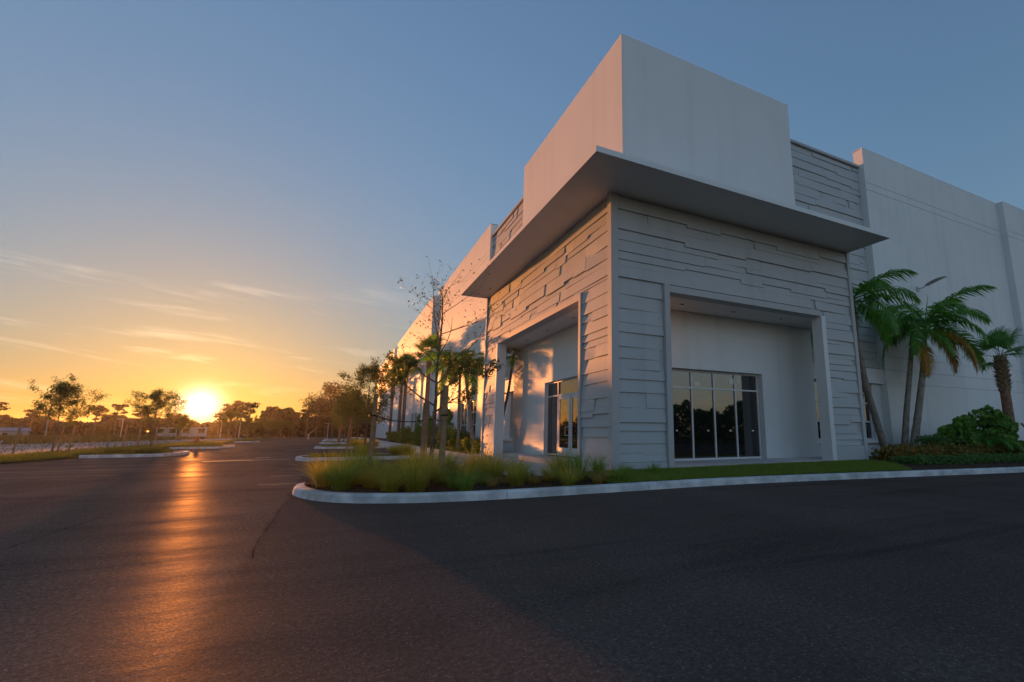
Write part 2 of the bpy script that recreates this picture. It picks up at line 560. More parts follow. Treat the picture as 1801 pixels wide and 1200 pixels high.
def kerb(name, path, h=0.15, w=0.22, seglen=3.0, inner_left=True):
    """swept kerb of separate cast lengths; path = outer foot line"""
    root = empty(name)
    root['kind'] = 'structure'
    P = [Vector((p[0], p[1])) for p in path]
    acc, segs, cur = 0.0, [], [P[0]]
    for a, bb in zip(P, P[1:]):
        cur.append(bb)
        acc += (bb - a).length
        if acc >= seglen:
            segs.append(cur); cur = [bb]; acc = 0
    if len(cur) > 1: segs.append(cur)
    prof = [(0.0, -0.03), (0.025, h - 0.035), (0.045, h - 0.010), (0.075, h), (w, h), (w, -0.03)]
    for sg in segs:
        v, f = [], []
        n = len(sg)
        for i, p in enumerate(sg):
            d = (sg[min(i + 1, n - 1)] - sg[max(i - 1, 0)]).normalized()
            nrm = Vector((-d.y, d.x)) if inner_left else Vector((d.y, -d.x))
            q0 = p + (d * 0.006 if i == 0 else (-d * 0.006 if i == n - 1 else Vector((0, 0))))
            for (o_, z) in prof:
                q = q0 + nrm * o_
                v.append((q.x, q.y, z))
        k = len(prof)
        for i in range(n - 1):
            for j in range(k):
                j2 = (j + 1) % k
                f.append((i * k + j, i * k + j2, (i + 1) * k + j2, (i + 1) * k + j))
        f.append(tuple(range(k))[::-1]); f.append(tuple((n - 1) * k + j for j in range(k)))
        MB().add(v, f).build('kerb_segment', M['concrete'], root)
    return root

# corner island: foot line of the kerb, from the right edge of the lot round to the parking stalls
near_pts = [(46, -7.2), (34, -6.3), (22, -5.0), (12.44, -3.71), (6.23, -2.80), (2.13, -2.32), (-1.29, -2.30), (-4.05, -2.25), (-5.6, -1.85), (-6.5, -1.15), (-6.98, -0.1), (-7.08, 0.9), (-6.75, 1.75), (-6.0, 2.2), (-4.5, 2.3), (-2.75, 2.3)]
near_path = catmull(near_pts, 0.3)
kerb('kerb', near_path, inner_left=False)

def offset_path(path, d):
    P = [Vector(p) for p in path]
    out = []
    for i in range(len(P)):
        t = (P[min(i + 1, len(P) - 1)] - P[max(i - 1, 0)]).normalized()
        q = P[i] + Vector((t.y, -t.x)) * d
        out.append((q.x, q.y))
    return out
inner_line = offset_path(near_path, 0.21)

def relief_sheet(name, poly, zfun, mat, cell=0.25, kind='structure'):
    """finely divided sheet clipped to a polygon, with its own height"""
    A = np.array(poly)
    x0, y0 = A.min(0); x1, y1 = A.max(0)
    nx, ny = int((x1 - x0) / cell) + 2, int((y1 - y0) / cell) + 2
    xs, ys = x0 + np.arange(nx) * cell, y0 + np.arange(ny) * cell
    X, Y = np.meshgrid(xs, ys)
    ok = inside((X[:-1, :-1] + cell / 2).ravel(), (Y[:-1, :-1] + cell / 2).ravel(), poly)
    Z = zfun(X, Y)
    v = np.stack([X.ravel(), Y.ravel(), Z.ravel()], 1)
    idx = np.arange(nx * ny).reshape(ny, nx)
    q = np.stack([idx[:-1, :-1].ravel(), idx[:-1, 1:].ravel(), idx[1:, 1:].ravel(), idx[1:, :-1].ravel()], 1)[ok]
    me = np_mesh(name, v, q, True)
    o = link(name, me, mat)
    if kind: o['kind'] = kind
    return o

rg = np.random.default_rng(3)
corner_poly = [p for p in inner_line if p[0] < 24] + [(-2.7, 2.05), (-2.7, 0.06), (0.1, 0.06), (10.3, 0.06), (10.3, 2.75), (24, 2.4)]
def corner_z(X, Y):
    d = np.clip((Y + 2.3 + np.clip(X - 2, 0, 99) * 0.14) / 2.5, 0, 1)
    return 0.11 + 0.09 * d + 0.025 * np.sin(X * 9.1 + Y * 5) * np.sin(Y * 8.3 - X * 3)
relief_sheet('mulch_bed', corner_poly, corner_z, M['soil'], 0.12)
LAWN = [(-1.15, -0.05), (-1.25, -2.0)] + [(x, y + 0.02) for x, y in inner_line if -1.2 < x < 8.4][::-1] + [(9.6, -1.5), (10.2, -0.05)]
def lawn_z(X, Y):
    d = np.clip((Y + 2.3 + np.clip(X - 2, 0, 99) * 0.14) / 2.5, 0, 1)
    return 0.145 + 0.09 * d
relief_sheet('lawn', LAWN, lawn_z, M['turf'], 0.1)

# sidewalk slabs along the sunlit side
walk = empty('sidewalk'); walk['kind'] = 'structure'
y = 2.1
while y < 118:
    L = 2.4 if y < 40 else 6.0
    xr = -0.02 if y < 13.0 else -0.45
    MB().box(-2.7, xr, y + 0.006, y + L - 0.006, 0.02, 0.165 + 0.001 * (int(y * 10) % 3)).build('slab', M['walk'], walk, bevel=0.008 if y < 40 else 0)
    y += L
MB().box(-2.7, -0.02, 0.1, 2.1 - 0.006, 0.02, 0.165).build('slab', M['walk'], walk, bevel=0.008)
# porch floor under the portal
porch = MB().box(0.45, 10.3, 0.02, 1.78, 0.05, 0.285).build('porch_floor', M['walk'])
porch['kind'] = 'structure'
MB().box(0.42, 1.43, 1.80, 12.9, 0.05, 0.285).build('porch_slab', M['walk'], porch)
# foundation bed along the sunlit wall
bed_poly = [(-0.45, 13.1), (2.2, 13.1), (2.2, 118), (-0.45, 118)]
relief_sheet('foundation_bed', bed_poly, lambda X, Y: 0.16 + 0.06 * np.sin(X * 5) * np.sin(Y * 4.0), M['soil'], 0.5)

# islands between the stalls on the building side
ISL_R = [(13.3, 16.9, -7.85), (31.6, 35.2, -7.6), (50.0, 53.6, -7.6), (68.4, 72.0, -7.6), (87.0, 91, -7.6)]
for (ya, yb, xt) in ISL_R:
    pts = [(-2.75, ya), (xt + 1.2, ya), (xt + 0.35, ya + 0.35), (xt, (ya + yb) / 2), (xt + 0.35, yb - 0.35), (xt + 1.2, yb), (-2.75, yb)]
    pp = catmull(pts, 0.4)
    kerb('kerb', pp, inner_left=False, seglen=3.2)
    ip = offset_path(pp, 0.21)
    poly_sheet('island_turf', ip, 0.135, M['turf'])
# islands and verge across the drive
verge = [(-20.6, -40), (-17.9, -40), (-17.75, 10), (-17.6, 16.6), (-16.9, 21.6), (-17.3, 27), (-17.0, 36), (-17.2, 42), (-17.4, 66), (-17.4, 150), (-20.6, 150)]
poly_sheet('verge', verge, 0.07, M['turf'])
ISL_L = [(21.3, 26.6, -13.5), (36.3, 41.0, -13.4), (64.0, 68.5, -14.6)]
for (ya, yb, xt) in ISL_L:
    pts = [(-17.6, yb), (xt - 1.3, yb), (xt - 0.4, yb - 0.4), (xt, (ya + yb) / 2 + 0.4), (xt - 0.5, ya + 0.6), (xt - 1.5, ya + 0.15), (-17.0, ya)]
    pp = catmull(pts, 0.4)
    kerb('kerb', pp, inner_left=False, seglen=3.2)
    poly_sheet('island_turf', offset_path(pp, 0.21) + [(-17.6, ya + 0.3), (-17.6, yb - 0.3)], 0.135, M['turf'])

# ------------------------------------------------------------------ the warehouse
bld = empty('warehouse_building', (0, 0, 0))
tag(bld, 'white and grey tilt-wall warehouse with corner entrance tower and flat canopy', 'building')
Wd, Dp, ZC, OZ = 10.49, 13.04, 8.0, 5.3
BACK = 0.095     # depth of the board field behind the trim plane

canopy = MB().box(-1.32, Wd, -1.62, Dp, ZC, ZC + 0.14).build('canopy', M['soffit'], bld, bevel=0.012)
# white edge of the canopy
fas = MB()
fas.box(-1.335, Wd + 0.01, -1.637, -1.6225, ZC - 0.004, ZC + 0.15)
fas.box(-1.337, -1.3225, -1.62, Dp + 0.01, ZC - 0.004, ZC + 0.15)
fas.build('fascia', M['stucco'], canopy)

tower = MB().box(1.45, 9.85, 1.72, 12.0, 5.44, 15.25).build('tower', M['stucco'], bld, bevel=0.02)
MB().box(1.75, 10.22, 2.02, 12.8, 5.42, 15.20).build('tower_core', M['stucco'], tower, bevel=0.02)

scr_r = MB()
scr_r.box(0.10, Wd, BACK, 0.42, OZ + 0.004, ZC + 0.02)
scr_r.box(0.10, 1.92, BACK, 0.42, 0.05, OZ)
scr_r.box(8.60, Wd, BACK, 0.42, 0.05, OZ)
scr_r = scr_r.build('portal_screen', M['board'], bld)
scr_l = MB()
scr_l.box(BACK, 0.42, 0.44, Dp, OZ + 0.006, ZC + 0.02)
scr_l.box(BACK, 0.42, 0.44, 2.10, 0.05, OZ)
scr_l.box(BACK, 0.42, 10.79, Dp, 0.05, OZ)
scr_l = scr_l.build('portal_screen', M['board'], bld)
MB().box(0.0, 0.23, 0.0, 0.23, 0.05, ZC - 0.003).build('corner_trim', M['trim'], scr_r, bevel=0.012)
MB().box(1.76, 1.945, -0.045, 0.425, 0.05, OZ + 0.22).build('jamb_trim', M['trim'], scr_r, bevel=0.008)
MB().box(8.585, 8.80, -0.003, 0.425, 0.05, OZ + 0.001).build('jamb_trim', M['stucco'], scr_r, bevel=0.008)
MB().box(1.95, 8.58, 0.012, 0.425, OZ - 0.012, OZ + 0.20).build('head_trim', M['trim'], scr_r, bevel=0.008)
MB().box(Wd - 0.16, Wd + 0.012, -0.002, 0.425, 0.05, ZC - 0.004).build('edge_trim', M['trim'], scr_r, bevel=0.008)
MB().box(0.24, 1.75, 0.006, 0.09, 0.05, 0.42).build('base_trim', M['board'], scr_r, bevel=0.008)
MB().box(8.81, Wd - 0.17, 0.006, 0.09, 0.05, 0.75).build('base_trim', M['board'], scr_r, bevel=0.008)
MB().box(-0.003, 0.425, 1.96, 2.115, 0.05, OZ + 0.18).build('jamb_trim', M['trim'], scr_l, bevel=0.008)
MB().box(-0.003, 0.425, 10.775, 10.99, 0.05, OZ + 0.001).build('jamb_trim', M['stucco'], scr_l, bevel=0.008)
MB().box(0.012, 0.425, 2.12, 10.77, OZ - 0.012, OZ + 0.20).build('head_trim', M['trim'], scr_l, bevel=0.008)
MB().box(-0.002, 0.425, Dp - 0.16, Dp + 0.012, 0.05, ZC - 0.004).build('edge_trim', M['trim'], scr_l, bevel=0.008)
MB().box(0.006, 0.09, 0.24, 1.95, 0.05, 0.35).build('base_trim', M['board'], scr_l, bevel=0.008)
# porch ceilings
MB().box(0.43, 10.4, 0.43, 1.79, OZ + 0.004, OZ + 0.12).build('porch_ceiling', M['soffit'], bld)
MB().box(0.43, 1.44, 1.80, 13.0, OZ + 0.004, OZ + 0.12).build('porch_ceiling', M['soffit'], bld)
for (x, yy) in ((3.2, 1.0), (5.4, 1.0), (7.7, 1.0), (0.9, 4.4), (0.9, 6.9), (0.9, 9.3)):
    d = MB().lathe([(0.10, OZ + 0.02), (0.10, OZ - 0.012), (0.075, OZ - 0.016), (0.07, OZ + 0.0)], 14, (x, yy)).build('downlight', M['alu'], bld)
    MB().lathe([(0.068, OZ + 0.003), (0.068, OZ - 0.006)], 12, (x, yy)).build('lens', M['dark'], d)

# lapped boards, each one a wedge of its own
rb = random.Random(11)
def boards(parent, face, plane, u0, u1, z0, z1, cols, rnd, hmin=0.20, hmax=0.42):
    """face 'R' looks to -Y (u = x), 'L' looks to -X (u = y); rows of lapped wedges of uneven length"""
    z = z0
    while z < z1 - 0.05:
        h = rnd.uniform(hmin, hmax)
        if z + h > z1 - 0.18: h = z1 - z
        cuts = [u0]
        while True:
            nx = cuts[-1] + rnd.uniform(0.7, 3.2)
            near = [c for c in cols if abs(c - nx) < 0.55]
            if near and rnd.random() < .75: nx = near[0] + rnd.choice((-.12, 0, 0, .10))
            if nx > u1 - 0.25: break
            if nx - cuts[-1] > .12: cuts.append(nx)
        cuts.append(u1)
        prev = None
        row = rnd.choice((.078, .070, .060, .052))
        for a, bb in zip(cuts, cuts[1:]):
            lo = z - (rnd.choice((0, 0, 0, .05, .09, .13)) if z > z0 + 0.01 else 0)
            dl = prev if prev is not None else row
            dr = dl + rnd.uniform(-.004, .004)
            q = rnd.random()
            if q < .16: dr = rnd.uniform(.022, .030)
            elif q < .28: dl = rnd.uniform(.022, .030); dr = row
            dr = min(.084, max(.02, dr)); prev = dr if q >= .16 else row
            pieces = [(a, bb, dl, dr)]
            if bb - a > .8 and rnd.random() < .20:                     # a short recessed end
                w = rnd.uniform(.10, .26)
                pieces = [(a, bb - w, dl, dr), (bb - w, bb, .004, .004)]
                prev = None
            for (pa, pb, l_, r_) in pieces:
                t1, t2 = max(.003, l_ - rnd.uniform(.034, .042)), max(.003, r_ - rnd.uniform(.034, .042))
                g = 0.002
                zt = z + h
                pts = [(pa + g, -0.03, lo), (pb - g, -0.03, lo), (pb - g, -0.03, zt), (pa + g, -0.03, zt),
                       (pa + g, l_, lo), (pb - g, r_, lo), (pb - g, t2, zt), (pa + g, t1, zt)]
                f = [(0, 1, 2, 3), (4, 7, 6, 5), (0, 4, 5, 1), (1, 5, 6, 2), (2, 6, 7, 3), (3, 7, 4, 0)]
                if face == 'R':
                    v = [(u, plane - d, zz) for (u, d, zz) in pts]
                    f = [q[::-1] for q in f]
                else:
                    v = [(plane - d, u, zz) for (u, d, zz) in pts]
                MB().add(v, f).build('board', M['board'], parent)
        z += h
SR = [2.62, 5.05, 7.45]
boards(scr_r, 'R', BACK, 0.24, 1.75, 0.43, OZ + 0.22, SR, random.Random(21))
boards(scr_r, 'R', BACK, 0.24, Wd - 0.17, OZ + 0.22, ZC - 0.06, SR, random.Random(5))
boards(scr_r, 'R', BACK, 8.81, Wd - 0.17, 0.76, OZ + 0.21, SR, random.Random(8))
SL = [2.6, 5.2, 7.8, 10.4]
boards(scr_l, 'L', BACK, 0.24, 1.95, 0.36, OZ + 0.21, SL, random.Random(33))
boards(scr_l, 'L', BACK, 0.24, Dp - 0.17, OZ + 0.21, ZC - 0.06, SL, random.Random(14))
boards(scr_l, 'L', BACK, 11.0, Dp - 0.17, 0.10, OZ + 0.20, SL, random.Random(15))

# entrance walls set back behind the screens
ent_r = MB()
ent_r.box(1.45, 2.6, 1.80, 2.2, 0.05, OZ + 0.003)
ent_r.box(7.40, 10.22, 1.80, 2.2, 0.05, OZ + 0.003)
ent_r.box(2.6, 7.40, 1.80, 2.2, 3.33, OZ + 0.002)
ent_r.build('entrance_wall', M['stucco'], bld)
MB().box(9.9, 10.22, 2.202, 2.79, 0.05, 7.9).build('entrance_return', M['stucco'], bld)
ent_l = MB()
ent_l.box(1.452, 1.85, 2.202, 4.2, 0.05, OZ + 0.003)
ent_l.box(1.452, 1.85, 8.42, 12.6, 0.05, OZ + 0.003)
ent_l.box(1.452, 1.85, 4.2, 8.42, 3.30, OZ + 0.002)
ent_l.build('entrance_wall', M['stucco'], bld)

def glazing(name, face, plane, us, zs, parent, fw=0.055, depth=0.09, skip=()):
    """frame bars at every u in us and z in zs, panes between"""
    root = empty(name); root.parent = parent
    def place(u0, u1, d0, d1, z0, z1, nm, mat, par):
        m = MB()
        if face == 'R': m.box(u0, u1, plane + d0, plane + d1, z0, z1)
        else: m.box(plane + d0, plane + d1, u0, u1, z0, z1)
        return m.build(nm, mat, par)
    for u in us:
        place(u - fw / 2, u + fw / 2, -depth / 2, depth / 2, zs[0] - fw / 2, zs[-1] + fw / 2, 'mullion', M['alu'], root)
    for z in zs:
        for a, c in zip(us, us[1:]):
            place(a + fw / 2 + .001, c - fw / 2 - .001, -depth / 2 + 0.006, depth / 2 - 0.006, z - fw / 2, z + fw / 2, 'transom', M['alu'], root)
    for i, (a, c) in enumerate(zip(us, us[1:])):
        for j, (z0, z1) in enumerate(zip(zs, zs[1:])):
            if (i, j) in skip: continue
            place(a + fw / 2 - .004, c - fw / 2 + .004, -0.006, 0.006, z0 + fw / 2 - .004, z1 - fw / 2 + .004, 'pane', M['glass'], root)
    return root

sf_r = glazing('storefront', 'R', 2.05, [2.63, 3.33, 4.27, 5.25, 6.24, 7.33], [0.33, 2.71, 3.29], bld)
for (x, z, w, h) in ((4.52, 2.86, .26, .13), (6.09, 3.03, .22, .20), (6.40, 3.08, .13, .18), (3.62, 1.27, .06, .05), (4.95, 1.27, .08, .05), (5.95, 1.27, .08, .05), (7.03, 1.27, .10, .05)):
    MB().box(x - w / 2, x + w / 2, 2.036, 2.0425, z - h / 2, z + h / 2).build('sticker', M['paper'], sf_r)
MB().box(2.6, 7.4, 1.9, 2.2, 0.284, 0.303).build('threshold', M['alu'], sf_r)
sf_l = glazing('storefront', 'L', 1.62, [4.23, 4.86, 7.27, 8.39], [0.33, 2.70, 3.27], bld, skip=((1, 0),))
for (a, c) in ((4.90, 6.03), (6.10, 7.235)):
    d = MB()
    d.box(1.585, 1.645, a, a + 0.12, 0.31, 2.665); d.box(1.585, 1.645, c - 0.12, c, 0.31, 2.665)
    d.box(1.585, 1.645, a + 0.12, c - 0.12, 2.52, 2.665); d.box(1.585, 1.645, a + 0.12, c - 0.12, 0.31, 0.62)
    d = d.build('door', M['alu'], sf_l)
    MB().box(1.608, 1.62, a + 0.116, c - 0.116, 0.616, 2.524).build('pane', M['glass'], d)
    yy = c - 0.06 if a < 5 else a + 0.06
    sgn = -1 if a < 5 else 1
    MB().tube([(1.585, yy, 1.1), (1.51, yy, 1.1), (1.51, yy + sgn * .22, 1.1), (1.51, yy + sgn * .22, 1.42), (1.51, yy, 1.42), (1.585, yy, 1.42)], 0.016, 6).build('handle', M['alu'], d)

# recessed grey bays with boards above, window below
bay_r = MB().box(10.0, 16.1, 2.80, 3.2, 4.12, 14.40).build('grey_bay', M['board'], bld)
MB().box(9.95, 16.0, 2.66, 3.2, 14.401, 14.52).build('coping', M['trim'], bay_r)
boards(bay_r, 'R', 2.80, 10.25, 15.98, 4.16, 14.36, [12.6, 14.4], random.Random(77), 0.28, 0.5)
bay_l = MB().box(2.20, 2.6, 12.6, 20.3, 4.12, 14.40).build('grey_bay', M['board'], bld)
MB().box(2.06, 2.6, 12.55, 20.2, 14.401, 14.52).build('coping', M['trim'], bay_l)
boards(bay_l, 'L', 2.20, 12.85, 20.2, 4.16, 14.36, [15.2, 17.6], random.Random(78), 0.28, 0.5)
low = MB()
low.box(10.0, 11.2, 2.78, 3.2, 0.05, 3.42); low.box(15.32, 16.1, 2.78, 3.2, 0.05, 3.42)
low.box(11.2, 15.32, 2.78, 3.2, 0.05, 0.74)
low.box(10.0, 16.1, 2.60, 3.2, 3.424, 4.10)
low.build('bay_wall', M['panel'], bld)
MB().box(10.25, 15.98, 2.62, 2.95, 0.742, 0.90).build('sill', M['panel'], bld, bevel=0.01)
glazing('window', 'R', 2.98, [11.23, 12.25, 13.27, 14.29, 15.29], [0.93, 1.69, 2.52, 3.39], bld)
low = MB()
low.box(2.18, 2.6, 12.6, 13.4, 0.05, 3.42); low.box(2.18, 2.6, 15.3, 20.3, 0.05, 3.42)
low.box(2.18, 2.6, 13.4, 15.3, 0.05, 0.74); low.box(2.0, 2.6, 12.6, 20.24, 3.424, 4.10)
low.build('bay_wall', M['panel'], bld)
MB().box(2.03, 2.38, 12.9, 20.2, 0.742, 0.90).build('sill', M['panel'], bld, bevel=0.01)
glazing('window', 'L', 2.42, [13.43, 14.35, 15.27], [0.93, 1.69, 2.52, 3.39], bld)

def tilt_panel(face, plane, u0, u1, ztop, usplits, zsplits, thick=0.5, holes=()):
    """white wall panel cast in pieces with recessed joints; holes=(u0,u1,z0,z1)"""
    root = MB()
    G = 0.022
    def bx(m, a, c, d0, d1, z0, z1):
        if face == 'R': m.box(a, c, plane + d0, plane + d1, z0, z1)
        else: m.box(plane + d0, plane + d1, a, c, z0, z1)
    us = sorted(set([u0, u1] + [h[0] for h in holes] + [h[1] for h in holes]))
    zs = sorted(set([0.03, ztop - 0.03] + [h[2] for h in holes] + [h[3] for h in holes]))
    for a, c in zip(us, us[1:]):
        for z0, z1 in zip(zs, zs[1:]):
            if any(h[0] <= a and c <= h[1] and h[2] <= z0 and z1 <= h[3] for h in holes): continue
            bx(root, a, c, 0.035, thick, z0, z1)
    root = root.build('wall_panel', M['panel'], bld)
    us = sorted(set([u0] + list(usplits) + [u1] + [h[0] for h in holes] + [h[1] for h in holes]))
    zs = sorted(set([0.03] + list(zsplits) + [ztop] + [h[2] for h in holes] + [h[3] for h in holes]))
    ugap = set([u0, u1] + list(usplits)); zgap = set(zsplits) | {0.03, ztop}
    for a, c in zip(us, us[1:]):
        for z0, z1 in zip(zs, zs[1:]):
            if any(h[0] <= a and c <= h[1] and h[2] <= z0 and z1 <= h[3] for h in holes): continue
            m = MB()
            ga = G / 2 if a in usplits else 0
            gc = G / 2 if c in usplits else 0
            g0 = G / 2 if z0 in zsplits else 0
            g1 = G / 2 if z1 in zsplits else 0
            bx(m, a + ga, c - gc, 0.0, 0.034, z0 + g0, z1 - g1)
            m.build('panel', M['panel'], root)
    # end returns and coping
    m = MB(); bx(m, u0 - 0.002, u1 + 0.002, -0.004, thick + 0.004, ztop + 0.001, ztop + 0.03); m.build('coping', M['panel'], root)
    return root

tilt_panel('R', 2.44, 15.98, 29.25, 15.37, [], [0.74, 0.90, 3.48, 4.09, 4.71, 13.12, 13.51])
tilt_panel('R', 2.10, 29.25, 42.0, 15.37, [], [0.74, 0.90, 3.48, 4.09, 4.71, 13.12, 13.51])
hl = [(22.1, 24.2, 0.9, 3.4), (24.7, 26.9, 0.9, 3.4), (31.0, 33.2, 0.9, 3.4), (33.7, 35.9, 0.9, 3.4)]
tilt_panel('L', 2.0, 20.26, 39.9, 15.37, [26.9 + 0.4, 33.6 - 0.2], [0.74, 4.09, 4.71, 13.12, 13.51], holes=hl)
for h in hl:
    glazing('window', 'L', 2.14, [h[0] + .03, (h[0] + h[1]) / 2, h[1] - .03], [0.93, 1.75, 2.6, 3.37], bld)
hl2 = [(46, 48.2, 0.9, 3.4), (48.7, 50.9, 0.9, 3.4), (60, 62.2, 0.9, 3.4), (62.7, 64.9, .9, 3.4)]
tilt_panel('L', 1.6, 39.9, 71.5, 15.05, [50.4 - 6.2, 56.0], [0.74, 4.09, 13.12, 13.51], holes=hl2)
for h in hl2:
    glazing('window', 'L', 1.74, [h[0] + .03, (h[0] + h[1]) / 2, h[1] - .03], [0.93, 2.6, 3.37], bld)
tilt_panel('L', 2.0, 71.5, 76.0, 13.9, [], [4.09, 13.12])
tilt_panel('L', 1.6, 76.0, 110.0, 15.0, [93.0], [4.09, 13.12])
roof = MB().box(2.5, 42.0, 3.2, 110, 13.2, 13.4).build('roof_deck', M['soffit'], bld)
MB().box(41.6, 41.98, 3.3, 110, 0.05, 15.2).build('end_wall', M['panel'], bld)
MB().box(2.6, 41.5, 109.6, 109.98, 0.05, 15.2).build('end_wall', M['panel'], bld)

# wall lamp
lamp = empty('wall_lamp', (19.4, 2.44, 8.42))
tag(lamp, 'grey wing-shaped lamp on an arm high on the white wall panel', 'wall lamp')
MB().box(-0.10, 0.10, -0.05, 0.0, -0.12, 0.12).build('base_plate', M['lamp_metal'], lamp, bevel=0.01)
MB().tube([(0, -0.04, 0.0), (0, -0.30, 0.02), (0, -0.55, 0.16)], 0.03, 8).build('arm', M['lamp_metal'], lamp)
v, f = [], []
for i in range(9):
    t = i / 8
    yy = -0.45 - 0.95 * t
    zz = 0.12 + 0.20 * math.sin(t * 1.6) - 0.03 * t
    wd = 0.16 * math.sin(math.pi * (0.18 + 0.72 * t)) + 0.04
    th = 0.05 * (1 - t) + 0.018
    v += [(-wd, yy, zz), (wd, yy, zz), (wd * .8, yy, zz - th), (-wd * .8, yy, zz - th)]
for i in range(8):
    for j in range(4):
        j2 = (j + 1) % 4
        f.append((i * 4 + j, i * 4 + j2, i * 4 + 4 + j2, i * 4 + 4 + j))
f += [(3, 2, 1, 0), (32, 33, 34, 35)]
MB().add(v, f).build('lamp_head', M['lamp_metal'], lamp, True)

# ------------------------------------------------------------------ vegetation builders
def tree_meshes(seed, H, crown0, spread, leaves, leaf_size, limbs=16, bare_top=None, upright=0.7, trunk_r=0.05, lean=(0, 0), leafband=None, jit=1.9):
    rnd = random.Random(seed)
    wood = MB()
    tips = []
    def grow(p, d, L, r, depth):
        n = 4
        pts, q, dd = [p.copy()], p.copy(), d.copy()
        for i in range(n):
            dd = (dd + Vector((rnd.gauss(0, .16), rnd.gauss(0, .16), rnd.gauss(0.05 * upright, .10)))).normalized()
            q = q + dd * (L / n)
            pts.append(q.copy())
        rr = [r * (1 - 0.75 * i / n) for i in range(n + 1)]
        wood.tube(pts, rr, 5 if depth < 2 else 3, False)
        if depth >= 1:
            for a in pts[1:]:
                tips.append((a, depth))
        if depth < 3:
            k = (5, 4, 3)[min(depth, 2)] if depth else 0
            for _ in range(k):
                i = rnd.randint(1, n)
                a = pts[i]
                side = Vector((rnd.gauss(0, 1), rnd.gauss(0, 1), rnd.gauss(0.25 * upright, .6))).normalized()
                nd = (dd * 0.75 + side * 0.75).normalized()
                grow(a, nd, L * rnd.uniform(.42, .62), rr[i] * .6, depth + 1)
    # trunk
    n = 10
    tp = []
    for i in range(n + 1):
        t = i / n
        tp.append(Vector((lean[0] * t + rnd.gauss(0, .018) * H * .25 * t, lean[1] * t + rnd.gauss(0, .018) * H * .25 * t, H * 0.94 * t)))
    wood.tube(tp, [trunk_r * (1.25 if i == 0 else 1) * (1 - .82 * i / n) for i in range(n + 1)], 7, False)
    for k in range(limbs):
        t = crown0 + (0.97 - crown0) * (k + rnd.random()) / limbs
        i = t * n
        i0 = min(int(i), n - 1)
        a = tp[i0].lerp(tp[i0 + 1], i - i0)
        prof = math.sin(math.pi * min(1, (t - crown0) / (1 - crown0) * 0.72 + 0.26))
        L = spread * (0.35 + 0.65 * prof) * rnd.uniform(.7, 1.15)
        th = k * 2.4 + rnd.uniform(-.5, .5)
        d = Vector((math.cos(th), math.sin(th), upright * rnd.uniform(.35, 1.1)))
        grow(a, d.normalized(), L, trunk_r * (1 - .8 * t) * 0.62, 1)
    rng = np.random.default_rng(seed)
    T = np.array([tuple(a) for a, dp in tips]); Dp_ = np.array([dp for a, dp in tips])
    wgt = np.where(Dp_ >= 3, 1.0, np.where(Dp_ == 2, .8, .2))
    zz = T[:, 2] / H
    if leafband: wgt = wgt * np.where((zz > leafband[0]) & (zz < leafband[1]), 1.0, 0.025)
    idx = rng.choice(len(T), leaves, p=wgt / wgt.sum())
    c = T[idx] + rng.normal(size=(leaves, 3)) * leaf_size * jit
    v, f = leaf_quads(rng, c, np.full(leaves, leaf_size), 0.45)
    return wood.mesh('trunk', True), np_mesh('crown', v, f)

ORD = ('first', 'second', 'third', 'fourth', 'fifth', 'sixth', 'seventh', 'eighth', 'ninth', 'tenth')
def make_tree(name, tm, loc, rz, label, cat='tree', group=None, leaf=None, s=1.0):
    root = empty(name, loc, rz)
    root.scale = (s, s, s)
    tag(root, label, cat, group)
    link('trunk', tm[0], M['bark'], root)
    link('crown', tm[1], leaf or M['leaf_oak'], root)
    return root

def blob_leaves(rng, n, centers, radii, size, aspect=0.5, shell=0.55):
    k = rng.integers(0, len(centers), n)
    d = rng.normal(size=(n, 3)); d /= np.linalg.norm(d, axis=1)[:, None]
    r = shell + (1 - shell) * rng.random(n) ** 0.6
    c = np.array(centers)[k] + d * r[:, None] * np.array(radii)[k]
    return leaf_quads(rng, c, np.full(n, size), aspect)

# ---- palms
def frond_mesh(seed, L=2.6, droop=1.0, width=0.62, n=46, rise=0.9):
    rnd = random.Random(seed)
    m = MB()
    def rach(t):
        x = L * (t - 0.22 * droop * t ** 3)
        z = L * (rise * 0.62 * t - (0.52 * droop + rise * 0.22) * t ** 2.1)
        return Vector((x, 0, z))
    pts = [rach(i / 10) for i in range(11)]
    m.tube(pts, [0.028 * (1 - .85 * i / 10) for i in range(11)], 4, False)
    for i in range(n):
        t = 0.12 + 0.88 * (i + rnd.random() * .5) / n
        p = rach(t)
        tang = (rach(min(1, t + .02)) - rach(t - .02)).normalized()
        ln = width * math.sin(math.pi * (0.16 + 0.80 * t) ** 0.9) * rnd.uniform(.85, 1.1) + 0.08
        for sgn in (-1, 1):
            out = (tang * (0.55 + 0.5 * t) + Vector((0, sgn, 0)) * 0.9 + Vector((0, 0, rnd.uniform(-.25, .18)))).normalized()
            w = tang * 0.028
            mid = p + out * ln * .5
            tip = p + out * ln + Vector((0, 0, -1)) * ln * rnd.uniform(.28, .55)
            m.add([p - w, p + w, mid + w * .95, mid - w * .95, tip], [(0, 1, 2, 3), (3, 2, 4)])
    return m.mesh('frond')

FR = [frond_mesh(100 + i, droop=d, rise=r_) for i, (d, r_) in enumerate(((0.55, 1.15), (0.75, 0.95), (0.95, 0.7), (1.2, 0.4)))]
for me in FR: me.materials.append(M['palm'])
FRY = frond_mesh(120, L=2.0, droop=1.35, rise=0.15); FRY.materials.append(M['palm_yellow'])

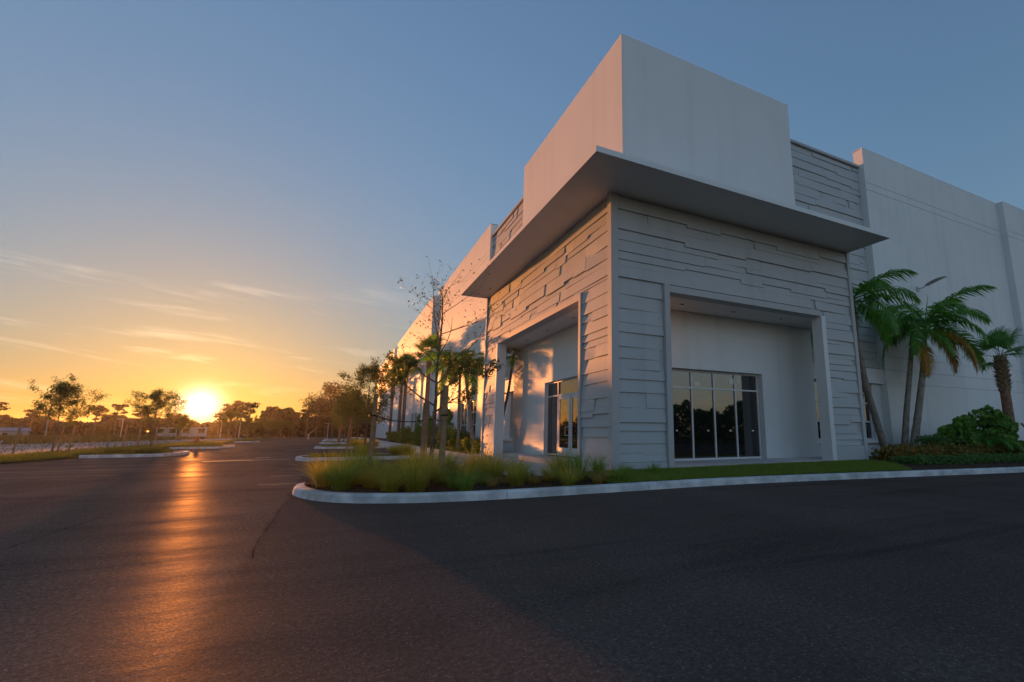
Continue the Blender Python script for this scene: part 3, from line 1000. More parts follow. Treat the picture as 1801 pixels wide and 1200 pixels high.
def palm(name, path, radii, label, fronds, scale=1.0, yellow=(), group=None, seed=1, spear=True):
    """feather palm: path in world space from base to crown"""
    base = Vector(path[0])
    root = empty(name, base)
    tag(root, label, 'palm', group)
    loc = [Vector(p) - base for p in path]
    cur = []
    for i in range(len(loc) - 1):
        for k in range(8):
            cur.append(loc[i].lerp(loc[i + 1], k / 8))
    cur.append(loc[-1])
    # smooth the path
    for _ in range(6):
        cur = [cur[0]] + [(cur[i - 1] + cur[i] * 2 + cur[i + 1]) / 4 for i in range(1, len(cur) - 1)] + [cur[-1]]
    n = len(cur)
    rr = [(radii[0] + (radii[1] - radii[0]) * min(1, i / (n * .9))) * (1.04 if i % 2 else 0.97) for i in range(n)]
    rr[0] *= 1.35; rr[1] *= 1.15
    MB().tube(cur, rr, 9).build('trunk', M['palm_bark'], root, True)
    top = cur[-1]
    dirn = (cur[-1] - cur[-4]).normalized()
    MB().tube([top - dirn * .1, top + dirn * .45, top + dirn * .7], [radii[1] * 1.12, radii[1] * .85, radii[1] * .3], 8).build('crownshaft', M['palm'], root, True)
    if spear:
        MB().tube([top + dirn * .6, top + dirn * 1.3 + Vector((.05, 0, 0)), top + dirn * 2.0 + Vector((.12, 0, 0))], [.03, .02, .004], 4).build('spear', M['palm'], root)
    rnd = random.Random(seed)
    for i in range(fronds):
        th = i * 2.39996 + rnd.uniform(-.25, .25)
        k = min(3, int(4 * i / fronds))
        o = link('frond', FR[k], None, root)
        o.location = top + dirn * (.62 - .25 * i / fronds)
        o.rotation_euler = (rnd.uniform(-.15, .15), rnd.uniform(-.12, .12) - 0.1 + .32 * i / fronds, th)
        s = scale * rnd.uniform(.88, 1.08)
        o.scale = (s, s, s)
    for (th, tilt, s) in yellow:
        o = link('frond', FRY, None, root)
        o['label'] = 'yellow-orange dying frond'
        o.location = top + dirn * .1
        o.rotation_euler = (0, tilt, th)
        o.scale = (s, s, s)
    return root

def fan_mesh(seed, L=0.9, pet=0.9):
    rnd = random.Random(seed)
    m = MB()
    m.tube([(0, 0, 0), (pet * .5, 0, pet * .10), (pet, 0, pet * .08)], [.022, .016, .012], 4, False)
    hub = Vector((pet, 0, pet * .08))
    n = 32
    for i in range(n):
        a = -2.1 + 4.2 * i / (n - 1)
        ln = L * (0.72 + 0.28 * math.cos(a * .7)) * rnd.uniform(.9, 1.08)
        d = Vector((math.cos(a), math.sin(a), 0.14 - 0.1 * abs(a)))
        w = Vector((-math.sin(a), math.cos(a), 0.25 * (1 if i % 2 else -1))) * 0.034
        p1 = hub + d * ln * .5
        p2 = hub + d * ln * .82 + Vector((0, 0, -.10 * ln))
        tip = hub + d * ln + Vector((0, 0, -ln * rnd.uniform(.28, .5)))
        m.add([hub, p1 - w, p1 + w, p2 + w * .6, p2 - w * .6, tip], [(0, 2, 1), (1, 2, 3, 4), (4, 3, 5)])
    return m.mesh('frond')
FAN = [fan_mesh(200 + i) for i in range(3)]
for me in FAN: me.materials.append(M['sabal'])

def sabal(name, base, h, r, label, fronds=20, scale=1.0, group=None, seed=3, boots=0.35, tilt0=-1.15, lean=(0, 0)):
    root = empty(name, base)
    tag(root, label, 'palm', group)
    top = Vector((lean[0], lean[1], h))
    hb = h * (1 - boots)
    rnd = random.Random(seed)
    pts = [Vector((0, 0, -.1)), Vector((0, 0, .15))] + [top * (i / 12) for i in range(1, 13)]
    MB().tube(pts, [r * 1.35, r * 1.2] + [r * (1.08 - .12 * i / 12) for i in range(1, 13)], 10).build('trunk', M['sabal_bark'], root, True)
    bm = MB()
    nrow = max(4, int(h * boots / 0.11))
    for j in range(nrow):
        z = hb + (h - hb) * j / nrow
        swell = 1.12 + .35 * math.sin(math.pi * (j / nrow) ** .8)
        for k in range(7):
            a = 2 * math.pi * (k + .5 * (j % 2)) / 7 + rnd.uniform(-.15, .15)
            c = top * (z / h)
            o_ = Vector((math.cos(a), math.sin(a), 0)); s_ = Vector((-math.sin(a), math.cos(a), 0))
            p = c + o_ * r * .8
            q = c + o_ * r * (swell + rnd.uniform(.05, .4)) + Vector((0, 0, rnd.uniform(.16, .30)))
            w = s_ * r * .42
            bm.add([p - w, p + w, p + w * .8 + Vector((0, 0, .16)), p - w * .8 + Vector((0, 0, .16)), q - w * .35, q + w * .35],
                   [(0, 1, 5, 4), (4, 5, 2, 3), (0, 4, 3), (1, 2, 5)])
    bm.build('boots', M['boots'], root)
    for i in range(fronds):
        th = i * 2.39996 + rnd.uniform(-.3, .3)
        o = link('frond', FAN[i % 3], None, root)
        o.location = top
        o.rotation_euler = (rnd.uniform(-.4, .4), tilt0 + 1.75 * (i / fronds) ** 1.1, th)
        s = scale * rnd.uniform(.85, 1.12)
        o.scale = (s, s, s)
    return root

# ---- grass clumps
def clump_mesh(seed, n=260, h=0.85):
    rng = np.random.default_rng(seed)
    th = rng.uniform(0, 2 * math.pi, n)
    r0 = 0.16 * np.sqrt(rng.random(n))
    out = rng.uniform(.2, 1.0, n) * rng.uniform(.5, 1.2, n) * .8
    hh = h * rng.uniform(.6, 1.15, n)
    base = np.stack([r0 * np.cos(th), r0 * np.sin(th), np.zeros(n)], 1)
    th2 = th + rng.normal(0, .5, n)
    d = np.stack([np.cos(th2), np.sin(th2), np.zeros(n)], 1)
    s = np.stack([-np.sin(th2), np.cos(th2), np.zeros(n)], 1)
    V = []
    segs = 4
    for k in range(segs + 1):
        t = k / segs
        p = base + d * (out * t ** 1.8)[:, None] + np.array([0, 0, 1.0]) * (hh * (t - 0.38 * out * t ** 2.6))[:, None]
        w = (0.0065 * (1 - t) + 0.0012)
        V += [p - s * w, p + s * w]
    V = np.stack(V, 1)
    m = V.shape[1]
    f = []
    idx = np.arange(n)[:, None] * m
    for k in range(segs):
        f.append(idx + np.array([2 * k, 2 * k + 1, 2 * k + 3, 2 * k + 2]))
    return np_mesh('blades', V.reshape(-1, 3), np.concatenate(f), True)
CL = [clump_mesh(300 + i, 320, h) for i, h in enumerate((.62, .70, .55, .66, .5))]
for me in CL: me.materials.append(M['grass_long'])
M['grass_dry'] = leaf_mat('dry_grass', (0.28, 0.20, 0.07), (0.58, 0.40, 0.15), 0.55)
M['grass_green'] = leaf_mat('green_grass', (0.14, 0.26, 0.04), (0.32, 0.42, 0.09), 0.55)
CL2 = []
for i, (h, mt, n) in enumerate(((.50, 'grass_dry', 200), (.62, 'grass_green', 260), (.42, 'grass_dry', 170), (.72, 'grass_green', 220))):
    me = clump_mesh(340 + i, n, h); me.materials.append(M[mt]); CL2.append(me)
rc = random.Random(5)
spots = []
for i in range(900):
    x = rc.uniform(-6.75, 1.0); yy = rc.uniform(-1.85, 1.9)
    if not inside(np.array([x]), np.array([yy]), offset_path(near_path, 0.42) + [(-2.9, 1.9), (-2.9, -.1), (1, -.1)])[0]: continue
    if x > -0.4 and (yy < -0.7 or yy > -0.35): continue
    if yy < -1.35 and x > -4.9 and rc.random() < .4: continue
    if any((x - a) ** 2 + (yy - c) ** 2 < (.40 if x < -4.2 else .45) ** 2 for a, c in spots): continue
    spots.append((x, yy))
for i, (x, yy) in enumerate(spots):
    kind = rc.choice((0, 0, 0, 1, 2, 2))
    me = CL[i % 5] if kind == 0 else CL2[(0 if kind == 1 else 1) + 2 * (i % 2)]
    o = link('grass_clump', me, None, None, (x, yy, .12 + .05 * max(0, (yy + 2) / 4)))
    o.rotation_euler = (0, 0, rc.uniform(0, 6.28))
    s = rc.uniform(.5, 1.12) * (0.75 if x > -1.0 else 1.0)
    o.scale = (s * rc.uniform(.85, 1.25), s, s * rc.uniform(.8, 1.15))
    o.rotation_euler = (rc.uniform(-.12, .12), rc.uniform(-.12, .12), rc.uniform(0, 6.28))
    side = 'beside the lawn' if x > -1.8 else ('around the tree stakes' if x > -5.0 else 'at the rounded tip')
    tag(o, ('yellow-green', 'dry straw-brown', 'fresh green')[kind] + ' clump of arching grass ' + side + ' of the corner bed', 'grass clump', 'grass clumps in the corner bed')

def blades_stuff(name, poly, n, hmin, hmax, zfun, mat, seed, label, w=0.006):
    rng = np.random.default_rng(seed)
    A = np.array(poly); lo, hi = A.min(0), A.max(0)
    P = np.zeros((0, 2))
    while len(P) < n:
        q = lo + rng.random((n * 2, 2)) * (hi - lo)
        P = np.concatenate([P, q[inside(q[:, 0], q[:, 1], poly)]])
    P = P[:n]
    z = zfun(P[:, 0], P[:, 1])
    h = rng.uniform(hmin, hmax, n)
    th = rng.uniform(0, 6.283, n)
    b0 = np.stack([P[:, 0], P[:, 1], z], 1)
    s = np.stack([np.cos(th), np.sin(th), np.zeros(n)], 1) * w
    tip = b0 + np.stack([rng.normal(0, .35, n) * h, rng.normal(0, .35, n) * h, h], 1)
    v = np.stack([b0 - s, b0 + s, tip], 1).reshape(-1, 3)
    me = np_mesh(name, v, np.arange(3 * n).reshape(n, 3))
    o = link(name, me, mat)
    tag(o, label, 'grass', None, 'stuff')
    return o
blades_stuff('lawn_grass', LAWN, 60000, .03, .085, lambda x, y: lawn_z(x, y) - .004, M['grass_short'], 41, 'short mown green grass between the kerb and the grey portal wall', 0.006)
vp = [(-20.4, 6), (-17.85, 6), (-17.7, 16.6), (-17.0, 21.6), (-17.4, 27), (-17.2, 36), (-17.3, 42), (-17.5, 66), (-20.4, 66)]
blades_stuff('verge_grass', vp, 26000, .08, .22, lambda x, y: x * 0 + .065, M['grass_verge'], 42, 'sunlit yellow-green grass strip along the far side of the drive', 0.02)
for (ya, yb, xt) in ISL_R[:3]:
    blades_stuff('island_grass', [(xt + .6, ya + .35), (-5.4, ya + .35), (-5.4, yb - .35), (xt + .6, yb - .35)], 3500, .05, .14, lambda x, y: x * 0 + .13, M['grass_verge'], 43, 'low yellowish grass at the tip of the kerbed islands among the stalls', 0.015)
for (ya, yb, xt) in ISL_L[:3]:
    blades_stuff('island_grass', [(-17.5, ya + .4), (xt - 1.2, ya + .6), (xt - 1.0, yb - .6), (-17.5, yb - .4)], 6000, .08, .26, lambda x, y: x * 0 + .13, M['grass_verge'], 44, 'rough yellowish grass on the kerbed islands across the drive', 0.02)
# field of tall dry grass past the sandy lot
fieldp = [(-120, 60), (-36, 62), (-30, 92), (-26, 130), (-60, 170), (-160, 150)]
blades_stuff('field_grass', fieldp, 42000, .35, 1.1, lambda x, y: x * 0 - .06, M['grass_field'], 45, 'tall dry golden grass in the field past the sandy lot', 0.10)
fieldn = [(-110, 20), (-42, 30), (-36, 62), (-120, 62)]
blades_stuff('field_grass', fieldn, 14000, .3, .9, lambda x, y: x * 0 - .06, M['grass_field'], 46, 'tall golden grass in the field left of the sandy lot', 0.08)
sandp = [(-60, 30), (-21, 20), (-21, 85), (-40, 80)]
blades_stuff('weeds', sandp, 2500, .05, .22, lambda x, y: x * 0 - .03, M['grass_field'], 47, 'scattered weeds growing on the bare sandy lot', 0.05)

# ---- trees
stake_me = MB().box(-.055, .055, -.055, .055, -.2, 2.15).mesh('stake')
def stake(loc, h, label, group, lean=(0, 0), tie=None, s=1.0):
    o = link('tree_stake', stake_me, M['timber'], None, loc)
    o.scale = (s, s, h / 2.15)
    o.rotation_euler = (lean[0], lean[1], random.uniform(0, 1))
    tag(o, label, 'stake', group)
    if tie is not None:
        # strap from the stake to the trunk
        m = MB()
        a = Vector((loc[0], loc[1], loc[2] + tie[2])); c = Vector((tie[0], tie[1], loc[2] + tie[2] - .05))
        pts = [a.lerp(c, i / 6) - Vector((0, 0, .10 * math.sin(math.pi * i / 6))) for i in range(7)]
        m.tube(pts, .012, 4)
        m.add(*[( [(a.x + sx * .075, a.y + sy * .075, a.z + dz) for dz in (-.02, .02) for (sx, sy) in ((-1, -1), (1, -1), (1, 1), (-1, 1))],
                  [(0, 1, 5, 4), (1, 2, 6, 5), (2, 3, 7, 6), (3, 0, 4, 7)])][0])
        st = m.build('tree_strap', M['strap'])
        tag(st, 'dark strap tying ' + label.split(' ')[0] + ' stake to the bare-topped tree', 'strap', 'straps of the bare-topped tree')
    return o

t1 = tree_meshes(51, 5.0, 0.32, 1.75, 4200, 0.036, limbs=17, upright=0.95, trunk_r=.055, lean=(.12, .1), leafband=(0.30, 0.58), jit=1.1)
tr1 = make_tree('oak_tree', t1, (-4.36, 1.0, .15), 0.4, 'young tree with bare upper twigs and sparse low leaves in the corner bed')
stake((-5.72, .6, .15), 1.9, 'slim timber stake standing alone left of the bare-topped tree', None, (0, .02), (-4.38, 1.0, 1.42), .62)
stake((-4.19, .6, .15), 2.15, 'thick timber stake just right of the bare-topped tree', None, (0, 0), (-4.33, 1.0, 1.45), 1.0)
stake((-4.55, .95, .15), 1.75, 'orange timber stake touching the trunk of the bare-topped tree', None, (0, 0), None, .95)

oakA = tree_meshes(61, 3.75, 0.36, 1.15, 8500, 0.045, limbs=18, upright=.8, trunk_r=.05)
oakB = tree_meshes(62, 4.2, 0.32, 1.2, 10000, 0.045, limbs=20, upright=.75, trunk_r=.055)
oakC = tree_meshes(63, 3.6, 0.38, 1.25, 8500, 0.046, limbs=16, upright=.9, trunk_r=.045)
OK = (oakA, oakB, oakC)
make_tree('oak_tree', oakB, (-5.05, 14.6, .13), 0.3, 'dense young tree in the second kerbed island by the parking stalls', group='trees along the stalls', s=1.02)
stake((-5.85, 14.55, .13), 1.75, 'pale leaning timber stake beside the tree on the second island', None, (0, .07), None, .7)
stake((-4.72, 14.3, .13), 1.9, 'brown timber stake close to the tree on the second island', None, (0, 0), None, .9)
for i, (x, yy, k, s) in enumerate(((-5.3, 33.2, 0, 1.1), (-4.3, 41, 2, 1.15), (-5.2, 51.8, 1, 1.05), (-5.0, 62, 2, 1.2), (-5.3, 70.2, 0, 1.25), (-5.2, 79, 1, 1.2), (-5.0, 89, 2, 1.3), (-4.6, 100, 1, 1.3))):
    make_tree('oak_tree', OK[k], (x, yy, .1), i * 1.3, ORD[i + 2] + ' young tree beyond the corner bed in the row by the stalls', group='receding row of trees on the building side', s=s)
    if i < 4:
        stake((x - .6, yy - .3, .1), 1.7, 'thin stake under the ' + ORD[i + 2] + ' young tree in the row by the stalls', 'stakes of the receding row', (0, .03), None, .6)
# staked trees across the drive
make_tree('oak_tree', oakC, (-20.0, 27.2, .05), 1.1, 'broad young tree with three stakes on the grass verge by the sandy lot', s=1.05)
for (x, yy) in ((-20.9, 25.65), (-19.55, 26.5), (-19.05, 26.3)):
    stake((x, yy, .03), 1.55, 'timber stake under the broad tree on the grass verge', 'stakes of the verge tree', (0, .05), None, .7)
make_tree('oak_tree', oakA, (-17.25, 32.9, .05), 2.0, 'airy young tree silhouetted beside the sunset glow with stakes around it', s=1.05)
for (x, yy) in ((-18.2, 31.2), (-18.0, 33.2), (-16.6, 31.0)):
    stake((x, yy, .03), 1.7, 'timber stake around the airy silhouetted tree', 'stakes of the silhouetted tree', (0, .03), None, .7)
for i, (x, yy, k, s) in enumerate(((-20.3, 54.8, 2, .75), (-18.2, 67, 0, 1.05), (-17.6, 79, 1, .8), (-18.1, 92, 2, 1.0), (-17.6, 104, 0, .9), (-18, 116, 1, 1.0), (-17.2, 128, 2, 1.1), (-16.2, 140, 0, 1.1))):
    make_tree('oak_tree', OK[k], (x, yy, .05), i * 1.7 + .5, ORD[i] + ' small young tree beyond the hydrant in the row across the drive', group='distant row across the drive', s=s)

# ---- palms at the right wall
palm('palm_tree', [(13.2, 1.0, .15), (12.75, 1.0, 1.5), (12.25, 1.0, 3.0), (11.95, 1.0, 4.7), (11.92, 1.0, 6.0)], (.15, .10), 'leaning palm rising behind the edge of the grey portal', 16, 1.1, seed=4, spear=False)
palm('palm_tree', [(14.7, .95, .15), (15.6, 1.0, 2.0), (16.4, 1.0, 4.0), (16.85, 1.0, 5.6)], (.17, .10), 'curved palm with a yellow-orange dying frond by the white wall', 15, 1.28, yellow=((-0.95, .10, 1.35), (-0.55, .30, 1.15)), seed=9)
palm('palm_tree', [(14.75, 1.3, .15), (15.35, 1.35, 2.0), (16.1, 1.4, 4.0), (16.5, 1.4, 5.3)], (.14, .09), 'slimmer twin palm sharing its base with the curved palm', 8, 1.0, yellow=((-1.9, .5, 1.0),), seed=12, spear=False)
sabal('cabbage_palm', (19.75, -.5, .15), 4.35, .19, 'cabbage palm with a reddish trunk and rough boots beside the big shrub', 9, .85, seed=31, boots=.36, tilt0=-1.3)
# prop boards of the cabbage palm
for (a, c) in (((20.15, -.75, 1.6), (21.4, -1.3, .12)), ((20.0, -.2, 1.7), (21.6, .4, .12))):
    o = MB().tube([a, c], [.05, .05], 4).build('prop_board', M['timber'])
    tag(o, 'pale timber prop bracing the cabbage palm by the white wall', 'prop', 'props of the cabbage palm')

def shrub(name, loc, label, centers, radii, n, size, mat, seed, stems=6, group=None, cat='shrub', aspect=.5):
    root = empty(name, loc)
    tag(root, label, cat, group)
    rng = np.random.default_rng(seed)
    v, f = blob_leaves(rng, n, centers, radii, size, aspect)
    link('crown', np_mesh('crown', v, f), mat, root)
    m = MB()
    rnd = random.Random(seed)
    for i in range(stems):
        c = Vector(centers[i % len(centers)])
        m.tube([Vector((c.x * .25 + rnd.uniform(-.1, .1), c.y * .25, -.05)), Vector((c.x * .6, c.y * .6, c.z * .5)), c], [.03, .02, .008], 5, False)
    m.build('stems', M['bark'], root)
    return root
rs = random.Random(2)
cs, rr_ = [], []
for i in range(46):
    a = rs.uniform(0, 6.28); q = rs.uniform(0, 1) ** .6
    x = 2.35 * q * math.cos(a); yy = 0.95 * q * math.sin(a)
    top = 2.35 * (1 - .55 * q ** 2) * rs.uniform(.72, 1.08)
    z = rs.uniform(.35, 1) * top
    cs.append((x, yy, z)); rr_.append((rs.uniform(.2, .5), rs.uniform(.2, .4), rs.uniform(.16, .34)))
shrub('shrub', (17.6, -.3, .15), 'big dark green leafy shrub between the curved palm and the cabbage palm', cs, rr_, 8000, .10, M['leaf_shrub'], 71, 20, aspect=.6)
cs2 = [(rs.uniform(-.9, .9), rs.uniform(-.4, .4), rs.uniform(.25, .85)) for i in range(14)]
shrub('shrub', (14.9, -.3, .15), 'low rounded dark shrub at the foot of the big shrub', cs2, [(.3, .3, .25)] * 14, 2600, .06, M['leaf_hedge'], 72, 8)
# low arching palm-like shrub in front
ar = empty('pygmy_palm', (17.0, -.7, .25)); tag(ar, 'low bushy palm with fine drooping fronds in front of the big shrub', 'palm')
MB().tube([(0, 0, -.1), (0.02, 0, .25), (0, 0, .55)], [.12, .11, .07], 8).build('trunk', M['sabal_bark'], ar)
for i in range(16):
    o = link('frond', FR[1 + i % 3], None, ar); o.location = (0, 0, .5)
    o.rotation_euler = (0, -.35 + .5 * i / 16, i * 2.4); o.scale = (.62,) * 3
# hedges at the right: mixed croton row and lower green edging
def hedge(name, path, wid, hgt, n, size, mat, seed, label):
    rng = np.random.default_rng(seed)
    P = np.array(path, float)
    seg = rng.integers(0, len(P) - 1, n)
    t = rng.random(n)[:, None]
    c2 = P[seg] * (1 - t) + P[seg + 1] * t
    a = rng.uniform(-1, 1, n); z = rng.random(n) ** .55
    bump = 0.82 + .18 * np.sin(c2[:, 0] * 5.1) * np.sin(c2[:, 0] * 2.3 + 1) + .10 * rng.normal(size=n)
    c = np.stack([c2[:, 0] + rng.normal(0, .05, n), c2[:, 1] + a * wid * (1 - .35 * z ** 3), .16 + z * hgt * bump], 1)
    v, f = leaf_quads(rng, c, np.full(n, size), .42, .5)
    o = link(name, np_mesh(name, v, f), mat)
    tag(o, label, 'hedge')
    return o
hedge('hedge', [(10.62, -.45), (14, -.75), (18, -1.3), (23, -1.9), (27, -2.2)], .5, .62, 11000, .075, M['leaf_croton'], 81, 'knee-high hedge with orange and green leaves under the palms')
hedge('ground_cover', [(10.2, -1.35), (14, -2.0), (18, -2.75), (23, -3.5), (27, -4.1)], .6, .30, 14000, .05, M['leaf_hedge'], 82, 'low dark green edging plants between the mixed hedge and the kerb')
# foundation planting along the sunlit wall
palm('palm_tree', [(.5, 16.2, .15), (.55, 17.3, 1.6), (.6, 18.6, 3.2), (.6, 19.6, 4.9)], (.13, .09), 'leaning feather palm against the sunlit wall next to the portal', 16, 1.15, seed=17, spear=False)
palm('palm_tree', [(.3, 19.2, .15), (.3, 19.5, 2.2), (.3, 19.8, 4.9)], (.11, .08), 'straight slender palm beside the leaning feather palm', 8, .85, seed=18, spear=False)
palm('palm_tree', [(.3, 25.4, .15), (.3, 25.5, 2.5), (.3, 25.6, 5.6)], (.12, .08), 'feather palm standing behind the stakes of the bare-topped tree', 10, .85, seed=19, spear=False)
palm('palm_tree', [(1.1, 14.0, .15), (1.0, 13.2, 1.5), (1.15, 12.5, 3.2), (1.2, 12.2, 4.5)], (.09, .06), 'thin bowed palm seen through the portal opening', 9, .55, seed=23, spear=False)
for i, (yy, h) in enumerate(((31.8, 7.7), (44.5, 8.0), (50.5, 8.4), (57.5, 7.6))):
    sabal('cabbage_palm', (.3 - .25 * (i % 2), yy, .15), h, .17, ORD[i] + ' tall cabbage palm from the portal along the sunlit white wall', 20, 1.0, 'cabbage palms along the sunlit wall', 40 + i, .22, -1.2)
SH = []
for k in range(3):
    rng = np.random.default_rng(90 + k); rnd = random.Random(90 + k)
    cc = [(rnd.uniform(-.42, .42), rnd.uniform(-.42, .42), rnd.uniform(.2, .95)) for i in range(12)]
    v, f = blob_leaves(rng, 1500, cc, [(.26, .26, .22)] * 12, .06)
    SH.append(np_mesh('crown', v, f))
    m = MB()
    for c in cc[:6]:
        m.tube([(0, 0, -.05), (c[0] * .5, c[1] * .5, c[2] * .5), c], [.025, .018, .006], 4, False)
    SH.append(m.mesh('stems'))
for me in SH[0::2]: me.materials.append(M['leaf_bed'])
for me in SH[1::2]: me.materials.append(M['bark'])
i = 0
yy = 13.9
while yy < 62:
    x = (.15, .9, .4, 1.3)[i % 4]
    k = i % 3
    root = empty('shrub', (x, yy, .13), i * 1.1)
    s = rs.uniform(.75, 1.25) * (.62 if yy < 21 else 1)
    root.scale = (s, s, s * rs.uniform(.8, 1.3))
    tag(root, 'leafy olive-brown shrub in the bed along the sunlit wall', 'shrub', 'shrubs along the sunlit wall')
    link('crown', SH[2 * k], None, root); link('stems', SH[2 * k + 1], None, root)
    yy += rs.uniform(.55, .9) if yy < 30 else rs.uniform(.9, 1.6)
    i += 1
for i, (x, yy, h) in enumerate(((.6, 23.6, 2.3), (.5, 29.5, 2.4), (.8, 33.5, 2.6), (.5, 37.0, 2.4))):
    cc = [(rs.uniform(-.3, .3) * (1 - .7 * z), rs.uniform(-.3, .3) * (1 - .7 * z), .2 + z * h) for z in [j / 12 for j in range(13)]]
    shrub('columnar_shrub', (x, yy, .13), ORD[i] + ' tall dark green columnar shrub from the portal against the sunlit wall', cc, [(.30 * (1.1 - .06 * j), .30 * (1.1 - .06 * j), .22) for j in range(13)], 1800, .06, M['leaf_shrub'], 110 + i, 4, 'columnar shrubs along the sunlit wall')
# grasses on the second and third islands
for (xa, xb, ya, yb, n) in ((-5.6, -3.0, 13.9, 16.3, 13), (-5.4, -3.0, 32, 34.7, 9), (-5.4, -3, 50.5, 53, 7)):
    for i in range(n):
        o = link('grass_clump', CL[i % 5], None, None, (rc.uniform(xa, xb), rc.uniform(ya, yb), .12))
        o.rotation_euler = (0, 0, rc.uniform(0, 6.28)); s = rc.uniform(.75, 1.0); o.scale = (s, s, s)
        tag(o, 'clump of long grass on the kerbed islands behind the corner bed', 'grass clump', 'grass clumps on the farther islands')
# low shrub row on the islands across the drive
for (ya, yb, xa, xb, n) in ((21.9, 22.6, -16.6, -14.2, 9), (37, 40, -16.5, -14.3, 5), (64.6, 68, -17.3, -15.2, 9)):
    for i in range(n):
        k = i % 3
        root = empty('shrub', (xa + (xb - xa) * (i + .5) / n, rs.uniform(ya, yb), .1), i * 2.0)
        s = rs.uniform(.28, .42); root.scale = (s * 1.3, s * 1.3, s)
        tag(root, 'small low shrub on the kerbed islands across the drive', 'shrub', 'low shrubs across the drive')
        link('crown', SH[2 * k], None, root); link('stems', SH[2 * k + 1], None, root)

# ---- hydrant
hy = empty('fire_hydrant', (-15.98, 39.4, .1)); tag(hy, 'red-orange fire hydrant on the grassy island across the drive', 'fire hydrant')
MB().lathe([(.17, 0), (.17, .05), (.11, .06), (.11, .52), (.15, .53), (.15, .58)], 14).build('barrel', M['hydrant'], hy, True)
MB().lathe([(.145, .58), (.14, .66), (.10, .74), (.05, .78), (.05, .83), (.02, .84)], 14).build('bonnet', M['hydrant'], hy, True)
for (dx, dy, r) in ((1, 0, .055), (-1, 0, .055), (0, -1, .075)):
    MB().tube([(dx * .09, dy * .09, .42), (dx * .20, dy * .20, .42), (dx * .21, dy * .21, .42)], [r, r, r * .5], 8).build('outlet', M['hydrant'], hy)

# ---- distance: tree belt, pines, poles, trailers
rng = np.random.default_rng(501)
def belt(name, a0, a1, dist, n, hb, size, seed, label, mat, cx=-6.5, cy=-11.4, wav=0.35, depth=14):
    """belt of wood seen as one mass, between two headings (degrees from +Y towards +X)"""
    rng = np.random.default_rng(seed)
    a = np.radians(rng.uniform(a0, a1, n))
    r = dist + rng.uniform(0, depth, n)
    prof = hb * (1 + wav * (np.sin(a * 37 + seed) * .5 + np.sin(a * 91 + 2) * .3 + np.sin(a * 173) * .25))
    z = prof * rng.random(n) ** .75
    c = np.stack([cx + r * np.sin(a), cy + r * np.cos(a), z], 1)
    v, f = leaf_quads(rng, c, np.full(n, size), .8)
    o = link(name, np_mesh(name, v, f), mat)
    tag(o, label, 'wood', None, 'stuff')
    return o
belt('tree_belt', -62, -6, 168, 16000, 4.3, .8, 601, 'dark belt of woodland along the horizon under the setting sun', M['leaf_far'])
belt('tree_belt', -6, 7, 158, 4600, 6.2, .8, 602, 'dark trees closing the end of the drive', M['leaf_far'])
belt('tree_belt', 120, 250, 40, 26000, 4.0, .28, 603, 'tall dense hedge of trees across the lot from the shaded side', M['leaf_hedge'], cx=2, cy=0, depth=3.5, wav=.25)

def pine_meshes(seed, H, pads, spread):
    rnd = random.Random(seed); rng = np.random.default_rng(seed)
    m = MB()
    m.tube([(0, 0, -.1), (rnd.uniform(-.2, .2), 0, H * .5), (rnd.uniform(-.3, .3), 0, H * .95)], [.2, .15, .06], 6, False)
    cc, rr = [], []
    for i in range(pads):
        z = H * (rnd.uniform(.55, 1.0))
        q = spread * (1.15 - .6 * (z / H - .55) / .45) * rnd.uniform(.2, 1)
        a = rnd.uniform(0, 6.28)
        c = (q * math.cos(a), q * math.sin(a), z)
        cc.append(c); s = rnd.uniform(.6, 1.15)
        rr.append((s, s, s * .42))
        m.tube([(0, 0, z - q * .35), c], [.06, .02], 4, False)
    v, f = blob_leaves(rng, pads * 55, cc, rr, .23, .6, .2)
    return m.mesh('trunk'), np_mesh('crown', v, f)
PN = [pine_meshes(700 + i, 8.2, 17, 2.0) for i in range(4)]
def far_pos(px, d):   # heading from the drive
    a = math.radians(px)
    return (-6.5 + d * math.sin(a), -11.4 + d * math.cos(a))
rp = random.Random(9)
heads = [-25.8, -24.4, -22.6, -20.6, -17.2, -16.0, -14.5, -12.6, -11.9, -9.2, -8.4, -7.9, -7.0, -5.2, -4.3, -3.4, -2.2, -30, -35, -40]
for i, a in enumerate(heads):
    x, yy = far_pos(a, rp.uniform(148, 165))
    s = rp.uniform(.75, 1.05)
    if -13.6 < a < -8.6: s = .72
    if -8.5 < a < -6.9: s = 1.1
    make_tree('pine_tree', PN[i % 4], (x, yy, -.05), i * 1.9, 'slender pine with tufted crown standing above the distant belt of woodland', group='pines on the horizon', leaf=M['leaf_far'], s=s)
bigA = tree_meshes(65, 11.0, .25, 4.2, 3000, .26, 20, upright=.8, trunk_r=.2)
for i, (a, d, s) in enumerate(((-1.35, 128, .8), (0.05, 122, 1.0), (1.2, 126, .85), (-.6, 150, .8))):
    x, yy = far_pos(a, d)
    make_tree('broadleaf_tree', bigA, (x, yy, -.05), i * 2.1, ORD[i] + ' large loose-crowned tree from the barrier at the far end of the drive', group='trees at the end of the drive', leaf=M['leaf_far'], s=s)
x, yy = 3.0, -36.0
make_tree('broadleaf_tree', bigA, (x, yy, -.05), 1.0, 'tall tree rising over the hedge that the entrance glass mirrors', leaf=M['leaf_hedge'], s=.62)

